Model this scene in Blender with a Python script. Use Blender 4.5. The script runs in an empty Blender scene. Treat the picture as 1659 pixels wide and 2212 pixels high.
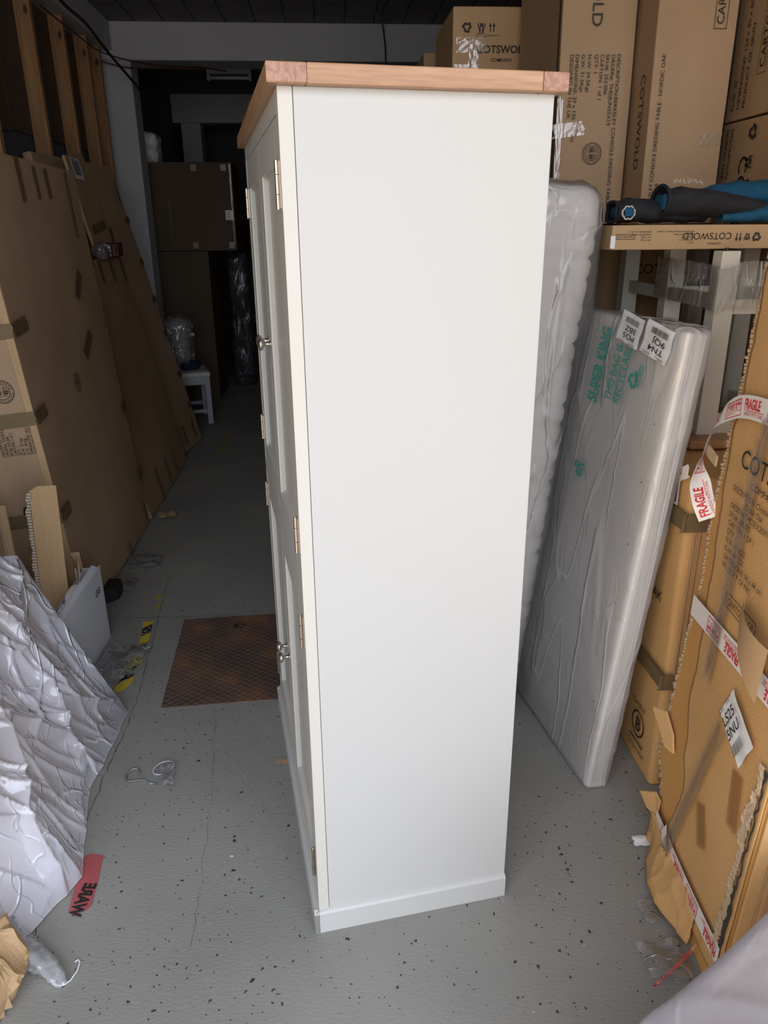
import bpy, bmesh, math, random
from mathutils import Vector, Matrix, noise
random.seed(7)
V = Vector
S = bpy.context.scene
COL = S.collection

# ------------------------------------------------------------------ camera, light, exposure
FPX, CX, CY, CAMZ = 1607.0, 829.5, 1106.0, 1.6
W_, H_ = 1659, 2212
cam_d = bpy.data.cameras.new('camera')
cam = bpy.data.objects.new('camera', cam_d)
COL.objects.link(cam)
cam_d.sensor_fit = 'VERTICAL'
cam_d.sensor_height = 36.0
cam_d.lens = FPX / H_ * 36.0
cam_d.clip_start = 0.02
down = V((865 - CX, -(5355 - CY), -FPX)).normalized()
Zc = -down
Yc = V((700 - CX, -(499.1 - CY), -FPX))
Yc = (Yc - Zc * Yc.dot(Zc)).normalized()
Xc = Yc.cross(Zc)
cam.matrix_world = Matrix.Translation((0, 0, CAMZ)) @ Matrix((Xc, Yc, Zc)).to_4x4()
S.camera = cam

S.view_settings.view_transform = 'Standard'
S.view_settings.look = 'None'
S.view_settings.gamma = 1.0
S.view_settings.use_curve_mapping = False
S.cycles.max_bounces = 6
S.cycles.diffuse_bounces = 4
S.cycles.glossy_bounces = 3
S.cycles.transmission_bounces = 3
S.cycles.transparent_max_bounces = 9
S.cycles.use_adaptive_sampling = True
S.cycles.adaptive_threshold = 0.045
S.view_settings.exposure = 0.45

world = bpy.data.worlds.new('daylight')
S.world = world
world.use_nodes = True
wn = world.node_tree
wn.nodes.clear()
w_out = wn.nodes.new('ShaderNodeOutputWorld')
w_bg = wn.nodes.new('ShaderNodeBackground')
w_tc = wn.nodes.new('ShaderNodeTexCoord')
w_sp = wn.nodes.new('ShaderNodeSeparateXYZ')
w_mr = wn.nodes.new('ShaderNodeMapRange')
w_mr.inputs[1].default_value = -1
w_mr.inputs[2].default_value = 1


def sky_ramp(stops):
    n = wn.nodes.new('ShaderNodeValToRGB')
    r = n.color_ramp
    r.elements[0].position, r.elements[0].color = stops[0][0], (*stops[0][1], 1)
    r.elements[1].position, r.elements[1].color = stops[-1][0], (*stops[-1][1], 1)
    for p, c in stops[1:-1]:
        r.elements.new(p).color = (*c, 1)
    return n


# right half: open cool sky over a grey yard;  left half: sunlit brick and concrete, sky above
w_cool = sky_ramp([(0.0, (0.44, 0.42, 0.40)), (0.46, (0.56, 0.53, 0.50)), (0.53, (0.76, 0.79, 0.86)), (0.62, (0.92, 0.99, 1.12)), (1.0, (0.92, 1.0, 1.16))])
w_warm = sky_ramp([(0.0, (1.05, 0.74, 0.42)), (0.46, (1.75, 1.20, 0.62)), (0.60, (1.60, 1.15, 0.66)), (0.70, (0.92, 0.98, 1.10)), (1.0, (0.90, 1.02, 1.25))])
w_mx = wn.nodes.new('ShaderNodeMapRange')
w_mx.interpolation_type = 'SMOOTHSTEP'
w_mx.inputs[1].default_value = -0.25
w_mx.inputs[2].default_value = -0.92
w_mix = wn.nodes.new('ShaderNodeMix')
w_mix.data_type = 'RGBA'
w_bg.inputs[1].default_value = 2.6
wn.links.new(w_tc.outputs['Generated'], w_sp.inputs[0])
wn.links.new(w_sp.outputs[2], w_mr.inputs[0])
wn.links.new(w_mr.outputs[0], w_cool.inputs[0])
wn.links.new(w_mr.outputs[0], w_warm.inputs[0])
wn.links.new(w_sp.outputs[0], w_mx.inputs[0])
wn.links.new(w_mx.outputs[0], w_mix.inputs[0])
wn.links.new(w_cool.outputs[0], w_mix.inputs[6])
wn.links.new(w_warm.outputs[0], w_mix.inputs[7])
wn.links.new(w_mix.outputs[2], w_bg.inputs[0])
wn.links.new(w_bg.outputs[0], w_out.inputs[0])

pl_ = bpy.data.lights.new('doorway_portal', 'AREA')
pl_.shape = 'RECTANGLE'
pl_.size = 3.9
pl_.size_y = 3.1
pl_.cycles.is_portal = True
portal = bpy.data.objects.new('doorway_portal', pl_)
portal.matrix_world = Matrix.Translation((0.15, -0.45, 1.55)) @ Matrix.Rotation(math.pi / 2, 4, 'X')
COL.objects.link(portal)


# ------------------------------------------------------------------ materials
def new_mat(name):
    m = bpy.data.materials.new(name)
    m.use_nodes = True
    nt = m.node_tree
    return m, nt, nt.nodes['Principled BSDF']


def N(nt, typ, **kw):
    n = nt.nodes.new(typ)
    for k, v in kw.items():
        setattr(n, k, v)
    return n


def L(nt, a, b):
    nt.links.new(a, b)


def simple(name, col, rough=0.6, metal=0.0, bump=0.0, bscale=200.0, spec=0.5, var=0.0, vscale=6.0):
    m, nt, p = new_mat(name)
    p.inputs['Base Color'].default_value = (*col, 1)
    p.inputs['Roughness'].default_value = rough
    p.inputs['Metallic'].default_value = metal
    p.inputs['Specular IOR Level'].default_value = spec
    tc = N(nt, 'ShaderNodeTexCoord')
    if var > 0:
        nz = N(nt, 'ShaderNodeTexNoise')
        nz.inputs['Scale'].default_value = vscale
        nz.inputs['Detail'].default_value = 6
        L(nt, tc.outputs['Object'], nz.inputs['Vector'])
        mx = N(nt, 'ShaderNodeMix', data_type='RGBA')
        mx.inputs[6].default_value = (*[c * (1 - var) for c in col], 1)
        mx.inputs[7].default_value = (*[min(1, c * (1 + var)) for c in col], 1)
        L(nt, nz.outputs['Fac'], mx.inputs[0])
        L(nt, mx.outputs[2], p.inputs['Base Color'])
    if bump > 0:
        nb = N(nt, 'ShaderNodeTexNoise')
        nb.inputs['Scale'].default_value = bscale
        nb.inputs['Detail'].default_value = 4
        L(nt, tc.outputs['Object'], nb.inputs['Vector'])
        b = N(nt, 'ShaderNodeBump')
        b.inputs['Strength'].default_value = bump
        b.inputs['Distance'].default_value = 0.002
        L(nt, nb.outputs['Fac'], b.inputs['Height'])
        L(nt, b.outputs[0], p.inputs['Normal'])
    return m


def cardboard(name, col, flute=(0, 0, 1), fl_str=0.12):
    """kraft board: blotchy tone, fine fibres, faint flute lines across 'flute' direction"""
    m, nt, p = new_mat(name)
    p.inputs['Roughness'].default_value = 0.72
    p.inputs['Specular IOR Level'].default_value = 0.25
    tc = N(nt, 'ShaderNodeTexCoord')
    n1 = N(nt, 'ShaderNodeTexNoise')
    n1.inputs['Scale'].default_value = 2.3
    n1.inputs['Detail'].default_value = 5
    L(nt, tc.outputs['Object'], n1.inputs['Vector'])
    n2 = N(nt, 'ShaderNodeTexNoise')
    n2.inputs['Scale'].default_value = 160
    n2.inputs['Detail'].default_value = 3
    L(nt, tc.outputs['Object'], n2.inputs['Vector'])
    ad = N(nt, 'ShaderNodeMath', operation='MULTIPLY_ADD')
    ad.inputs[1].default_value = 0.4
    L(nt, n2.outputs['Fac'], ad.inputs[0])
    L(nt, n1.outputs['Fac'], ad.inputs[2])
    r = N(nt, 'ShaderNodeValToRGB')
    r.color_ramp.elements[0].position = 0.45
    r.color_ramp.elements[0].color = (col[0] * .86, col[1] * .83, col[2] * .78, 1)
    r.color_ramp.elements[1].position = 0.95
    r.color_ramp.elements[1].color = (min(1, col[0] * 1.1), min(1, col[1] * 1.1), min(1, col[2] * 1.1), 1)
    L(nt, ad.outputs[0], r.inputs[0])
    L(nt, r.outputs[0], p.inputs['Base Color'])
    d = N(nt, 'ShaderNodeVectorMath', operation='DOT_PRODUCT')
    d.inputs[1].default_value = flute
    L(nt, tc.outputs['Object'], d.inputs[0])
    mu = N(nt, 'ShaderNodeMath', operation='MULTIPLY')
    mu.inputs[1].default_value = 2 * math.pi / 0.007
    L(nt, d.outputs['Value'], mu.inputs[0])
    si = N(nt, 'ShaderNodeMath', operation='SINE')
    L(nt, mu.outputs[0], si.inputs[0])
    hs = N(nt, 'ShaderNodeMath', operation='MULTIPLY_ADD')
    hs.inputs[1].default_value = 0.25
    L(nt, si.outputs[0], hs.inputs[0])
    L(nt, n2.outputs['Fac'], hs.inputs[2])
    b = N(nt, 'ShaderNodeBump')
    b.inputs['Strength'].default_value = fl_str
    b.inputs['Distance'].default_value = 0.002
    L(nt, hs.outputs[0], b.inputs['Height'])
    L(nt, b.outputs[0], p.inputs['Normal'])
    return m


def wood(name, c1, c2, axis=0, scale=9.0, rough=0.5, knots=False, ring=26.0):
    m, nt, p = new_mat(name)
    tc = N(nt, 'ShaderNodeTexCoord')
    mp = N(nt, 'ShaderNodeMapping')
    sc = [1, 1, 1]
    sc[axis] = 0.07
    mp.inputs['Scale'].default_value = sc
    L(nt, tc.outputs['Object'], mp.inputs[0])
    n1 = N(nt, 'ShaderNodeTexNoise')
    n1.inputs['Scale'].default_value = scale
    n1.inputs['Detail'].default_value = 3
    L(nt, mp.outputs[0], n1.inputs['Vector'])
    mu = N(nt, 'ShaderNodeMath', operation='MULTIPLY')
    mu.inputs[1].default_value = ring
    L(nt, n1.outputs['Fac'], mu.inputs[0])
    si = N(nt, 'ShaderNodeMath', operation='SINE')
    L(nt, mu.outputs[0], si.inputs[0])
    n2 = N(nt, 'ShaderNodeTexNoise')
    n2.inputs['Scale'].default_value = 240
    n2.inputs['Detail'].default_value = 4
    L(nt, mp.outputs[0], n2.inputs['Vector'])
    ad = N(nt, 'ShaderNodeMath', operation='MULTIPLY_ADD')
    ad.inputs[1].default_value = 0.18
    L(nt, si.outputs[0], ad.inputs[0])
    L(nt, n2.outputs['Fac'], ad.inputs[2])
    r = N(nt, 'ShaderNodeValToRGB')
    r.color_ramp.elements[0].position = 0.25
    r.color_ramp.elements[0].color = (*c2, 1)
    r.color_ramp.elements[1].position = 0.75
    r.color_ramp.elements[1].color = (*c1, 1)
    L(nt, ad.outputs[0], r.inputs[0])
    outc = r.outputs[0]
    if knots:
        mp2 = N(nt, 'ShaderNodeMapping')
        s2 = [9, 9, 9]
        s2[axis] = 4.5
        mp2.inputs['Scale'].default_value = s2
        L(nt, tc.outputs['Object'], mp2.inputs[0])
        vo = N(nt, 'ShaderNodeTexVoronoi')
        vo.inputs['Scale'].default_value = 1.0
        L(nt, mp2.outputs[0], vo.inputs['Vector'])
        kr = N(nt, 'ShaderNodeValToRGB')
        kr.color_ramp.elements[0].position = 0.10
        kr.color_ramp.elements[0].color = (0.25, 0.18, 0.12, 1)
        kr.color_ramp.elements[1].position = 0.17
        kr.color_ramp.elements[1].color = (1, 1, 1, 1)
        L(nt, vo.outputs['Distance'], kr.inputs[0])
        mx = N(nt, 'ShaderNodeMix', data_type='RGBA', blend_type='MULTIPLY')
        mx.inputs[0].default_value = 1.0
        L(nt, outc, mx.inputs[6])
        L(nt, kr.outputs[0], mx.inputs[7])
        outc = mx.outputs[2]
    L(nt, outc, p.inputs['Base Color'])
    p.inputs['Roughness'].default_value = rough
    return m


def film(name, tint=(0.9, 0.9, 0.95), haze=0.3, wr=14.0, bump=0.5, rough=0.12, dist=0.012, gloss=1.0, line=0.22):
    """thin polythene: part clear, part milky, crumpled highlights"""
    m = bpy.data.materials.new(name)
    m.use_nodes = True
    nt = m.node_tree
    nt.nodes.clear()
    out = N(nt, 'ShaderNodeOutputMaterial')
    tr = N(nt, 'ShaderNodeBsdfTransparent')
    tr.inputs[0].default_value = (*tint, 1)
    df = N(nt, 'ShaderNodeBsdfDiffuse')
    df.inputs[0].default_value = (*tint, 1)
    tl = N(nt, 'ShaderNodeBsdfTranslucent')
    tl.inputs[0].default_value = (*tint, 1)
    gl = N(nt, 'ShaderNodeBsdfGlossy')
    gl.inputs['Roughness'].default_value = rough
    gl.inputs[0].default_value = (1, 1, 1, 1)
    tc = N(nt, 'ShaderNodeTexCoord')
    nz = N(nt, 'ShaderNodeTexNoise')
    nz.inputs['Scale'].default_value = wr * 0.35
    nz.inputs['Detail'].default_value = 2
    L(nt, tc.outputs['Object'], nz.inputs['Vector'])
    mixv = N(nt, 'ShaderNodeMix', data_type='VECTOR')
    mixv.inputs[0].default_value = 0.06
    L(nt, tc.outputs['Object'], mixv.inputs[4])
    L(nt, nz.outputs['Color'], mixv.inputs[5])
    mpv = N(nt, 'ShaderNodeMapping')
    mpv.inputs['Scale'].default_value = (1.0, 1.0, 0.42)
    mpv.inputs['Rotation'].default_value = (0.5, 0.35, 0.2)
    L(nt, mixv.outputs[1], mpv.inputs[0])
    ridges = []
    for k_, w_, rot, st in ((0.7, 0.016, (0.3, 0.5, 0.2), 0.22), (1.2, 0.020, (1.1, -0.6, 0.9), 0.25), (2.6, 0.028, (0.1, 1.2, -0.5), 0.35)):
        mr_ = N(nt, 'ShaderNodeMapping')
        mr_.inputs['Rotation'].default_value = rot
        mr_.inputs['Scale'].default_value = (1.0, 1.0, st)
        L(nt, tc.outputs['Object'], mr_.inputs[0])
        nr = N(nt, 'ShaderNodeTexNoise')
        nr.inputs['Scale'].default_value = wr * k_
        nr.inputs['Detail'].default_value = 1.0
        nr.inputs['Distortion'].default_value = 0.35
        L(nt, mr_.outputs[0], nr.inputs['Vector'])
        sb1 = N(nt, 'ShaderNodeMath', operation='SUBTRACT')
        sb1.inputs[1].default_value = 0.5
        L(nt, nr.outputs['Fac'], sb1.inputs[0])
        ab1 = N(nt, 'ShaderNodeMath', operation='ABSOLUTE')
        L(nt, sb1.outputs[0], ab1.inputs[0])
        rg = N(nt, 'ShaderNodeMapRange')
        rg.interpolation_type = 'SMOOTHSTEP'
        rg.inputs[1].default_value = 0.0
        rg.inputs[2].default_value = w_
        rg.inputs[3].default_value = 1.0
        rg.inputs[4].default_value = 0.0
        L(nt, ab1.outputs[0], rg.inputs[0])
        gt = N(nt, 'ShaderNodeTexNoise')
        gt.inputs['Scale'].default_value = wr * 0.8 * k_ + 1.3
        gt.inputs['Detail'].default_value = 0
        L(nt, mr_.outputs[0], gt.inputs['Vector'])
        gr = N(nt, 'ShaderNodeMapRange')
        gr.inputs[1].default_value = 0.38
        gr.inputs[2].default_value = 0.54
        L(nt, gt.outputs['Fac'], gr.inputs[0])
        pr = N(nt, 'ShaderNodeMath', operation='MULTIPLY')
        L(nt, rg.outputs[0], pr.inputs[0])
        L(nt, gr.outputs[0], pr.inputs[1])
        ridges.append(pr.outputs[0])
    vf = N(nt, 'ShaderNodeTexVoronoi', feature='F1')
    vf.inputs['Scale'].default_value = wr
    L(nt, mpv.outputs[0], vf.inputs['Vector'])
    gate = N(nt, 'ShaderNodeMath', operation='MULTIPLY')
    gate.inputs[0].default_value = 1.0
    L(nt, ridges[0], gate.inputs[1])
    m_a = N(nt, 'ShaderNodeMath', operation='MULTIPLY_ADD')
    m_a.inputs[1].default_value = 0.8
    L(nt, ridges[1], m_a.inputs[0])
    L(nt, gate.outputs[0], m_a.inputs[2])
    m_b = N(nt, 'ShaderNodeMath', operation='MULTIPLY_ADD')
    m_b.inputs[1].default_value = 0.35
    L(nt, ridges[2], m_b.inputs[0])
    L(nt, m_a.outputs[0], m_b.inputs[2])
    ma = N(nt, 'ShaderNodeMath', operation='MULTIPLY_ADD')
    ma.inputs[1].default_value = 0.6
    L(nt, vf.outputs['Distance'], ma.inputs[0])
    L(nt, m_b.outputs[0], ma.inputs[2])
    b = N(nt, 'ShaderNodeBump')
    b.inputs['Strength'].default_value = bump
    b.inputs['Distance'].default_value = dist
    L(nt, ma.outputs[0], b.inputs['Height'])
    for s in (df, tl, gl):
        L(nt, b.outputs[0], s.inputs['Normal'])
    m1 = N(nt, 'ShaderNodeMixShader')
    m1.inputs[0].default_value = 0.30
    L(nt, df.outputs[0], m1.inputs[1])
    L(nt, tl.outputs[0], m1.inputs[2])
    hz = N(nt, 'ShaderNodeMapRange')
    hz.inputs[1].default_value = 0.3
    hz.inputs[2].default_value = 0.7
    hz.inputs[3].default_value = haze * 0.55
    hz.inputs[4].default_value = min(0.98, haze * 1.35)
    L(nt, nz.outputs['Fac'], hz.inputs[0])
    m2 = N(nt, 'ShaderNodeMixShader')
    hz2 = N(nt, 'ShaderNodeMath', operation='MULTIPLY_ADD', use_clamp=True)
    hz2.inputs[1].default_value = line
    L(nt, m_a.outputs[0], hz2.inputs[0])
    L(nt, hz.outputs[0], hz2.inputs[2])
    L(nt, hz2.outputs[0], m2.inputs[0])
    L(nt, tr.outputs[0], m2.inputs[1])
    L(nt, m1.outputs[0], m2.inputs[2])
    fr = N(nt, 'ShaderNodeFresnel')
    fr.inputs[0].default_value = 1.45
    L(nt, b.outputs[0], fr.inputs['Normal'])
    fm = N(nt, 'ShaderNodeMath', operation='MULTIPLY_ADD')
    fm.inputs[1].default_value = gloss
    fm.inputs[2].default_value = 0.02
    L(nt, fr.outputs[0], fm.inputs[0])
    m3 = N(nt, 'ShaderNodeMixShader')
    L(nt, fm.outputs[0], m3.inputs[0])
    L(nt, m2.outputs[0], m3.inputs[1])
    L(nt, gl.outputs[0], m3.inputs[2])
    L(nt, m3.outputs[0], out.inputs[0])
    return m


def floor_material():
    m, nt, p = new_mat('painted_concrete')
    tc = N(nt, 'ShaderNodeTexCoord')
    n1 = N(nt, 'ShaderNodeTexNoise')
    n1.inputs['Scale'].default_value = 1.6
    n1.inputs['Detail'].default_value = 8
    L(nt, tc.outputs['Object'], n1.inputs['Vector'])
    r = N(nt, 'ShaderNodeValToRGB')
    r.color_ramp.elements[0].position = 0.3
    r.color_ramp.elements[0].color = (0.245, 0.240, 0.222, 1)
    r.color_ramp.elements[1].position = 0.75
    r.color_ramp.elements[1].color = (0.335, 0.325, 0.290, 1)
    L(nt, n1.outputs['Fac'], r.inputs[0])
    # chips and pits
    wv = N(nt, 'ShaderNodeTexNoise')
    wv.inputs['Scale'].default_value = 60
    wv.inputs['Detail'].default_value = 3
    L(nt, tc.outputs['Object'], wv.inputs['Vector'])
    mv = N(nt, 'ShaderNodeMix', data_type='VECTOR')
    mv.inputs[0].default_value = 0.02
    L(nt, tc.outputs['Object'], mv.inputs[4])
    L(nt, wv.outputs['Color'], mv.inputs[5])
    vo = N(nt, 'ShaderNodeTexVoronoi')
    vo.inputs['Scale'].default_value = 34
    vo.inputs['Randomness'].default_value = 1.0
    L(nt, mv.outputs[1], vo.inputs['Vector'])
    sep = N(nt, 'ShaderNodeSeparateColor')
    L(nt, vo.outputs['Color'], sep.inputs[0])
    # threshold radius varies per cell: only some cells hold a chip
    pw = N(nt, 'ShaderNodeMath', operation='POWER')
    pw.inputs[1].default_value = 4.0
    L(nt, sep.outputs[0], pw.inputs[0])
    th = N(nt, 'ShaderNodeMath', operation='MULTIPLY')
    th.inputs[1].default_value = 0.19
    L(nt, pw.outputs[0], th.inputs[0])
    chip = N(nt, 'ShaderNodeMath', operation='LESS_THAN')
    L(nt, vo.outputs['Distance'], chip.inputs[0])
    L(nt, th.outputs[0], chip.inputs[1])
    cc = N(nt, 'ShaderNodeMix', data_type='RGBA')
    cc.inputs[6].default_value = (0.035, 0.030, 0.026, 1)
    cc.inputs[7].default_value = (0.10, 0.065, 0.055, 1)
    L(nt, sep.outputs[1], cc.inputs[0])
    m1 = N(nt, 'ShaderNodeMix', data_type='RGBA')
    L(nt, chip.outputs[0], m1.inputs[0])
    L(nt, r.outputs[0], m1.inputs[6])
    L(nt, cc.outputs[2], m1.inputs[7])
    # finer pits
    vf = N(nt, 'ShaderNodeTexVoronoi')
    vf.inputs['Scale'].default_value = 95
    L(nt, mv.outputs[1], vf.inputs['Vector'])
    sf = N(nt, 'ShaderNodeSeparateColor')
    L(nt, vf.outputs['Color'], sf.inputs[0])
    pf = N(nt, 'ShaderNodeMath', operation='POWER')
    pf.inputs[1].default_value = 7.0
    L(nt, sf.outputs[0], pf.inputs[0])
    tf = N(nt, 'ShaderNodeMath', operation='MULTIPLY')
    tf.inputs[1].default_value = 0.32
    L(nt, pf.outputs[0], tf.inputs[0])
    cf = N(nt, 'ShaderNodeMath', operation='LESS_THAN')
    L(nt, vf.outputs['Distance'], cf.inputs[0])
    L(nt, tf.outputs[0], cf.inputs[1])
    m2 = N(nt, 'ShaderNodeMix', data_type='RGBA')
    m2.inputs[7].default_value = (0.05, 0.048, 0.045, 1)
    L(nt, cf.outputs[0], m2.inputs[0])
    L(nt, m1.outputs[2], m2.inputs[6])
    # pale dust flecks
    vd = N(nt, 'ShaderNodeTexVoronoi')
    vd.inputs['Scale'].default_value = 23
    mpd = N(nt, 'ShaderNodeMapping')
    mpd.inputs['Location'].default_value = (3.1, 1.7, 0)
    L(nt, mv.outputs[1], mpd.inputs[0])
    L(nt, mpd.outputs[0], vd.inputs['Vector'])
    ld = N(nt, 'ShaderNodeMath', operation='LESS_THAN')
    ld.inputs[1].default_value = 0.035
    L(nt, vd.outputs['Distance'], ld.inputs[0])
    m3 = N(nt, 'ShaderNodeMix', data_type='RGBA')
    m3.inputs[7].default_value = (0.5, 0.5, 0.48, 1)
    L(nt, ld.outputs[0], m3.inputs[0])
    L(nt, m2.outputs[2], m3.inputs[6])
    L(nt, m3.outputs[2], p.inputs['Base Color'])
    p.inputs['Roughness'].default_value = 0.55
    p.inputs['Specular IOR Level'].default_value = 0.35
    # brushed paint relief
    mp = N(nt, 'ShaderNodeMapping')
    mp.inputs['Scale'].default_value = (1.0, 1.7, 1.0)
    mp.inputs['Rotation'].default_value = (0, 0, 0.35)
    L(nt, tc.outputs['Object'], mp.inputs[0])
    n3 = N(nt, 'ShaderNodeTexNoise')
    n3.inputs['Scale'].default_value = 85
    n3.inputs['Detail'].default_value = 4
    L(nt, mp.outputs[0], n3.inputs['Vector'])
    sub = N(nt, 'ShaderNodeMath', operation='MULTIPLY_ADD')
    sub.inputs[1].default_value = -0.9
    L(nt, chip.outputs[0], sub.inputs[0])
    L(nt, n3.outputs['Fac'], sub.inputs[2])
    b = N(nt, 'ShaderNodeBump')
    b.inputs['Strength'].default_value = 0.40
    b.inputs['Distance'].default_value = 0.0028
    L(nt, sub.outputs[0], b.inputs['Height'])
    L(nt, b.outputs[0], p.inputs['Normal'])
    return m


def plate_material():
    m, nt, p = new_mat('rusty_chequer_plate')
    tc = N(nt, 'ShaderNodeTexCoord')
    sp = N(nt, 'ShaderNodeSeparateXYZ')
    L(nt, tc.outputs['Object'], sp.inputs[0])

    def stripes(sx, sy, period):
        a = N(nt, 'ShaderNodeMath', operation='MULTIPLY')
        a.inputs[1].default_value = sx / period
        L(nt, sp.outputs[0], a.inputs[0])
        c = N(nt, 'ShaderNodeMath', operation='MULTIPLY_ADD')
        c.inputs[1].default_value = sy / period
        L(nt, sp.outputs[1], c.inputs[0])
        L(nt, a.outputs[0], c.inputs[2])
        f = N(nt, 'ShaderNodeMath', operation='FRACT')
        L(nt, c.outputs[0], f.inputs[0])
        s_ = N(nt, 'ShaderNodeMath', operation='SUBTRACT')
        s_.inputs[1].default_value = 0.5
        L(nt, f.outputs[0], s_.inputs[0])
        ab = N(nt, 'ShaderNodeMath', operation='ABSOLUTE')
        L(nt, s_.outputs[0], ab.inputs[0])
        return ab.outputs[0]
    a1 = stripes(0.80, 1.0, 0.030)
    a2 = stripes(-0.80, 1.0, 0.030)
    mn = N(nt, 'ShaderNodeMath', operation='MINIMUM')
    L(nt, a1, mn.inputs[0])
    L(nt, a2, mn.inputs[1])
    rg = N(nt, 'ShaderNodeMapRange')
    rg.inputs[1].default_value = 0.03
    rg.inputs[2].default_value = 0.11
    rg.inputs[3].default_value = 1.0
    rg.inputs[4].default_value = 0.0
    L(nt, mn.outputs[0], rg.inputs[0])
    n1 = N(nt, 'ShaderNodeTexNoise')
    n1.inputs['Scale'].default_value = 5
    n1.inputs['Detail'].default_value = 8
    L(nt, tc.outputs['Object'], n1.inputs['Vector'])
    r = N(nt, 'ShaderNodeValToRGB')
    r.color_ramp.elements[0].position = 0.35
    r.color_ramp.elements[0].color = (0.085, 0.058, 0.048, 1)
    r.color_ramp.elements[1].position = 0.72
    r.color_ramp.elements[1].color = (0.34, 0.155, 0.055, 1)
    e_ = r.color_ramp.elements.new(0.52)
    e_.color = (0.15, 0.088, 0.062, 1)
    L(nt, n1.outputs['Fac'], r.inputs[0])
    mx = N(nt, 'ShaderNodeMix', data_type='RGBA')
    mx.inputs[7].default_value = (0.30, 0.21, 0.165, 1)
    ml = N(nt, 'ShaderNodeMath', operation='MULTIPLY')
    ml.inputs[1].default_value = 0.6
    L(nt, rg.outputs[0], ml.inputs[0])
    L(nt, ml.outputs[0], mx.inputs[0])
    L(nt, r.outputs[0], mx.inputs[6])
    L(nt, mx.outputs[2], p.inputs['Base Color'])
    p.inputs['Roughness'].default_value = 0.6
    p.inputs['Metallic'].default_value = 0.15
    n2 = N(nt, 'ShaderNodeTexNoise')
    n2.inputs['Scale'].default_value = 150
    L(nt, tc.outputs['Object'], n2.inputs['Vector'])
    h = N(nt, 'ShaderNodeMath', operation='MULTIPLY_ADD')
    h.inputs[1].default_value = 0.25
    L(nt, n2.outputs['Fac'], h.inputs[0])
    L(nt, rg.outputs[0], h.inputs[2])
    b = N(nt, 'ShaderNodeBump')
    b.inputs['Strength'].default_value = 0.9
    b.inputs['Distance'].default_value = 0.003
    L(nt, h.outputs[0], b.inputs['Height'])
    L(nt, b.outputs[0], p.inputs['Normal'])
    return m


def ceiling_material():
    m, nt, p = new_mat('board_marked_concrete')
    tc = N(nt, 'ShaderNodeTexCoord')
    nz = N(nt, 'ShaderNodeTexNoise')
    nz.inputs['Scale'].default_value = 6
    nz.inputs['Detail'].default_value = 6
    L(nt, tc.outputs['Object'], nz.inputs['Vector'])
    sp = N(nt, 'ShaderNodeSeparateXYZ')
    L(nt, tc.outputs['Object'], sp.inputs[0])
    a = N(nt, 'ShaderNodeMath', operation='MULTIPLY_ADD')
    a.inputs[1].default_value = 0.05
    L(nt, nz.outputs['Fac'], a.inputs[0])
    L(nt, sp.outputs[0], a.inputs[2])
    d = N(nt, 'ShaderNodeMath', operation='MULTIPLY')
    d.inputs[1].default_value = 1 / 0.24
    L(nt, a.outputs[0], d.inputs[0])
    f = N(nt, 'ShaderNodeMath', operation='FRACT')
    L(nt, d.outputs[0], f.inputs[0])
    lt = N(nt, 'ShaderNodeMath', operation='LESS_THAN')
    lt.inputs[1].default_value = 0.045
    L(nt, f.outputs[0], lt.inputs[0])
    r = N(nt, 'ShaderNodeValToRGB')
    r.color_ramp.elements[0].position = 0.3
    r.color_ramp.elements[0].color = (0.13, 0.12, 0.12, 1)
    r.color_ramp.elements[1].position = 0.8
    r.color_ramp.elements[1].color = (0.22, 0.21, 0.21, 1)
    L(nt, nz.outputs['Fac'], r.inputs[0])
    mx = N(nt, 'ShaderNodeMix', data_type='RGBA')
    mx.inputs[7].default_value = (0.02, 0.02, 0.02, 1)
    L(nt, lt.outputs[0], mx.inputs[0])
    L(nt, r.outputs[0], mx.inputs[6])
    L(nt, mx.outputs[2], p.inputs['Base Color'])
    p.inputs['Roughness'].default_value = 0.8
    b = N(nt, 'ShaderNodeBump')
    b.inputs['Strength'].default_value = 0.6
    b.inputs['Distance'].default_value = 0.01
    L(nt, nz.outputs['Fac'], b.inputs['Height'])
    L(nt, b.outputs[0], p.inputs['Normal'])
    return m


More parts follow.
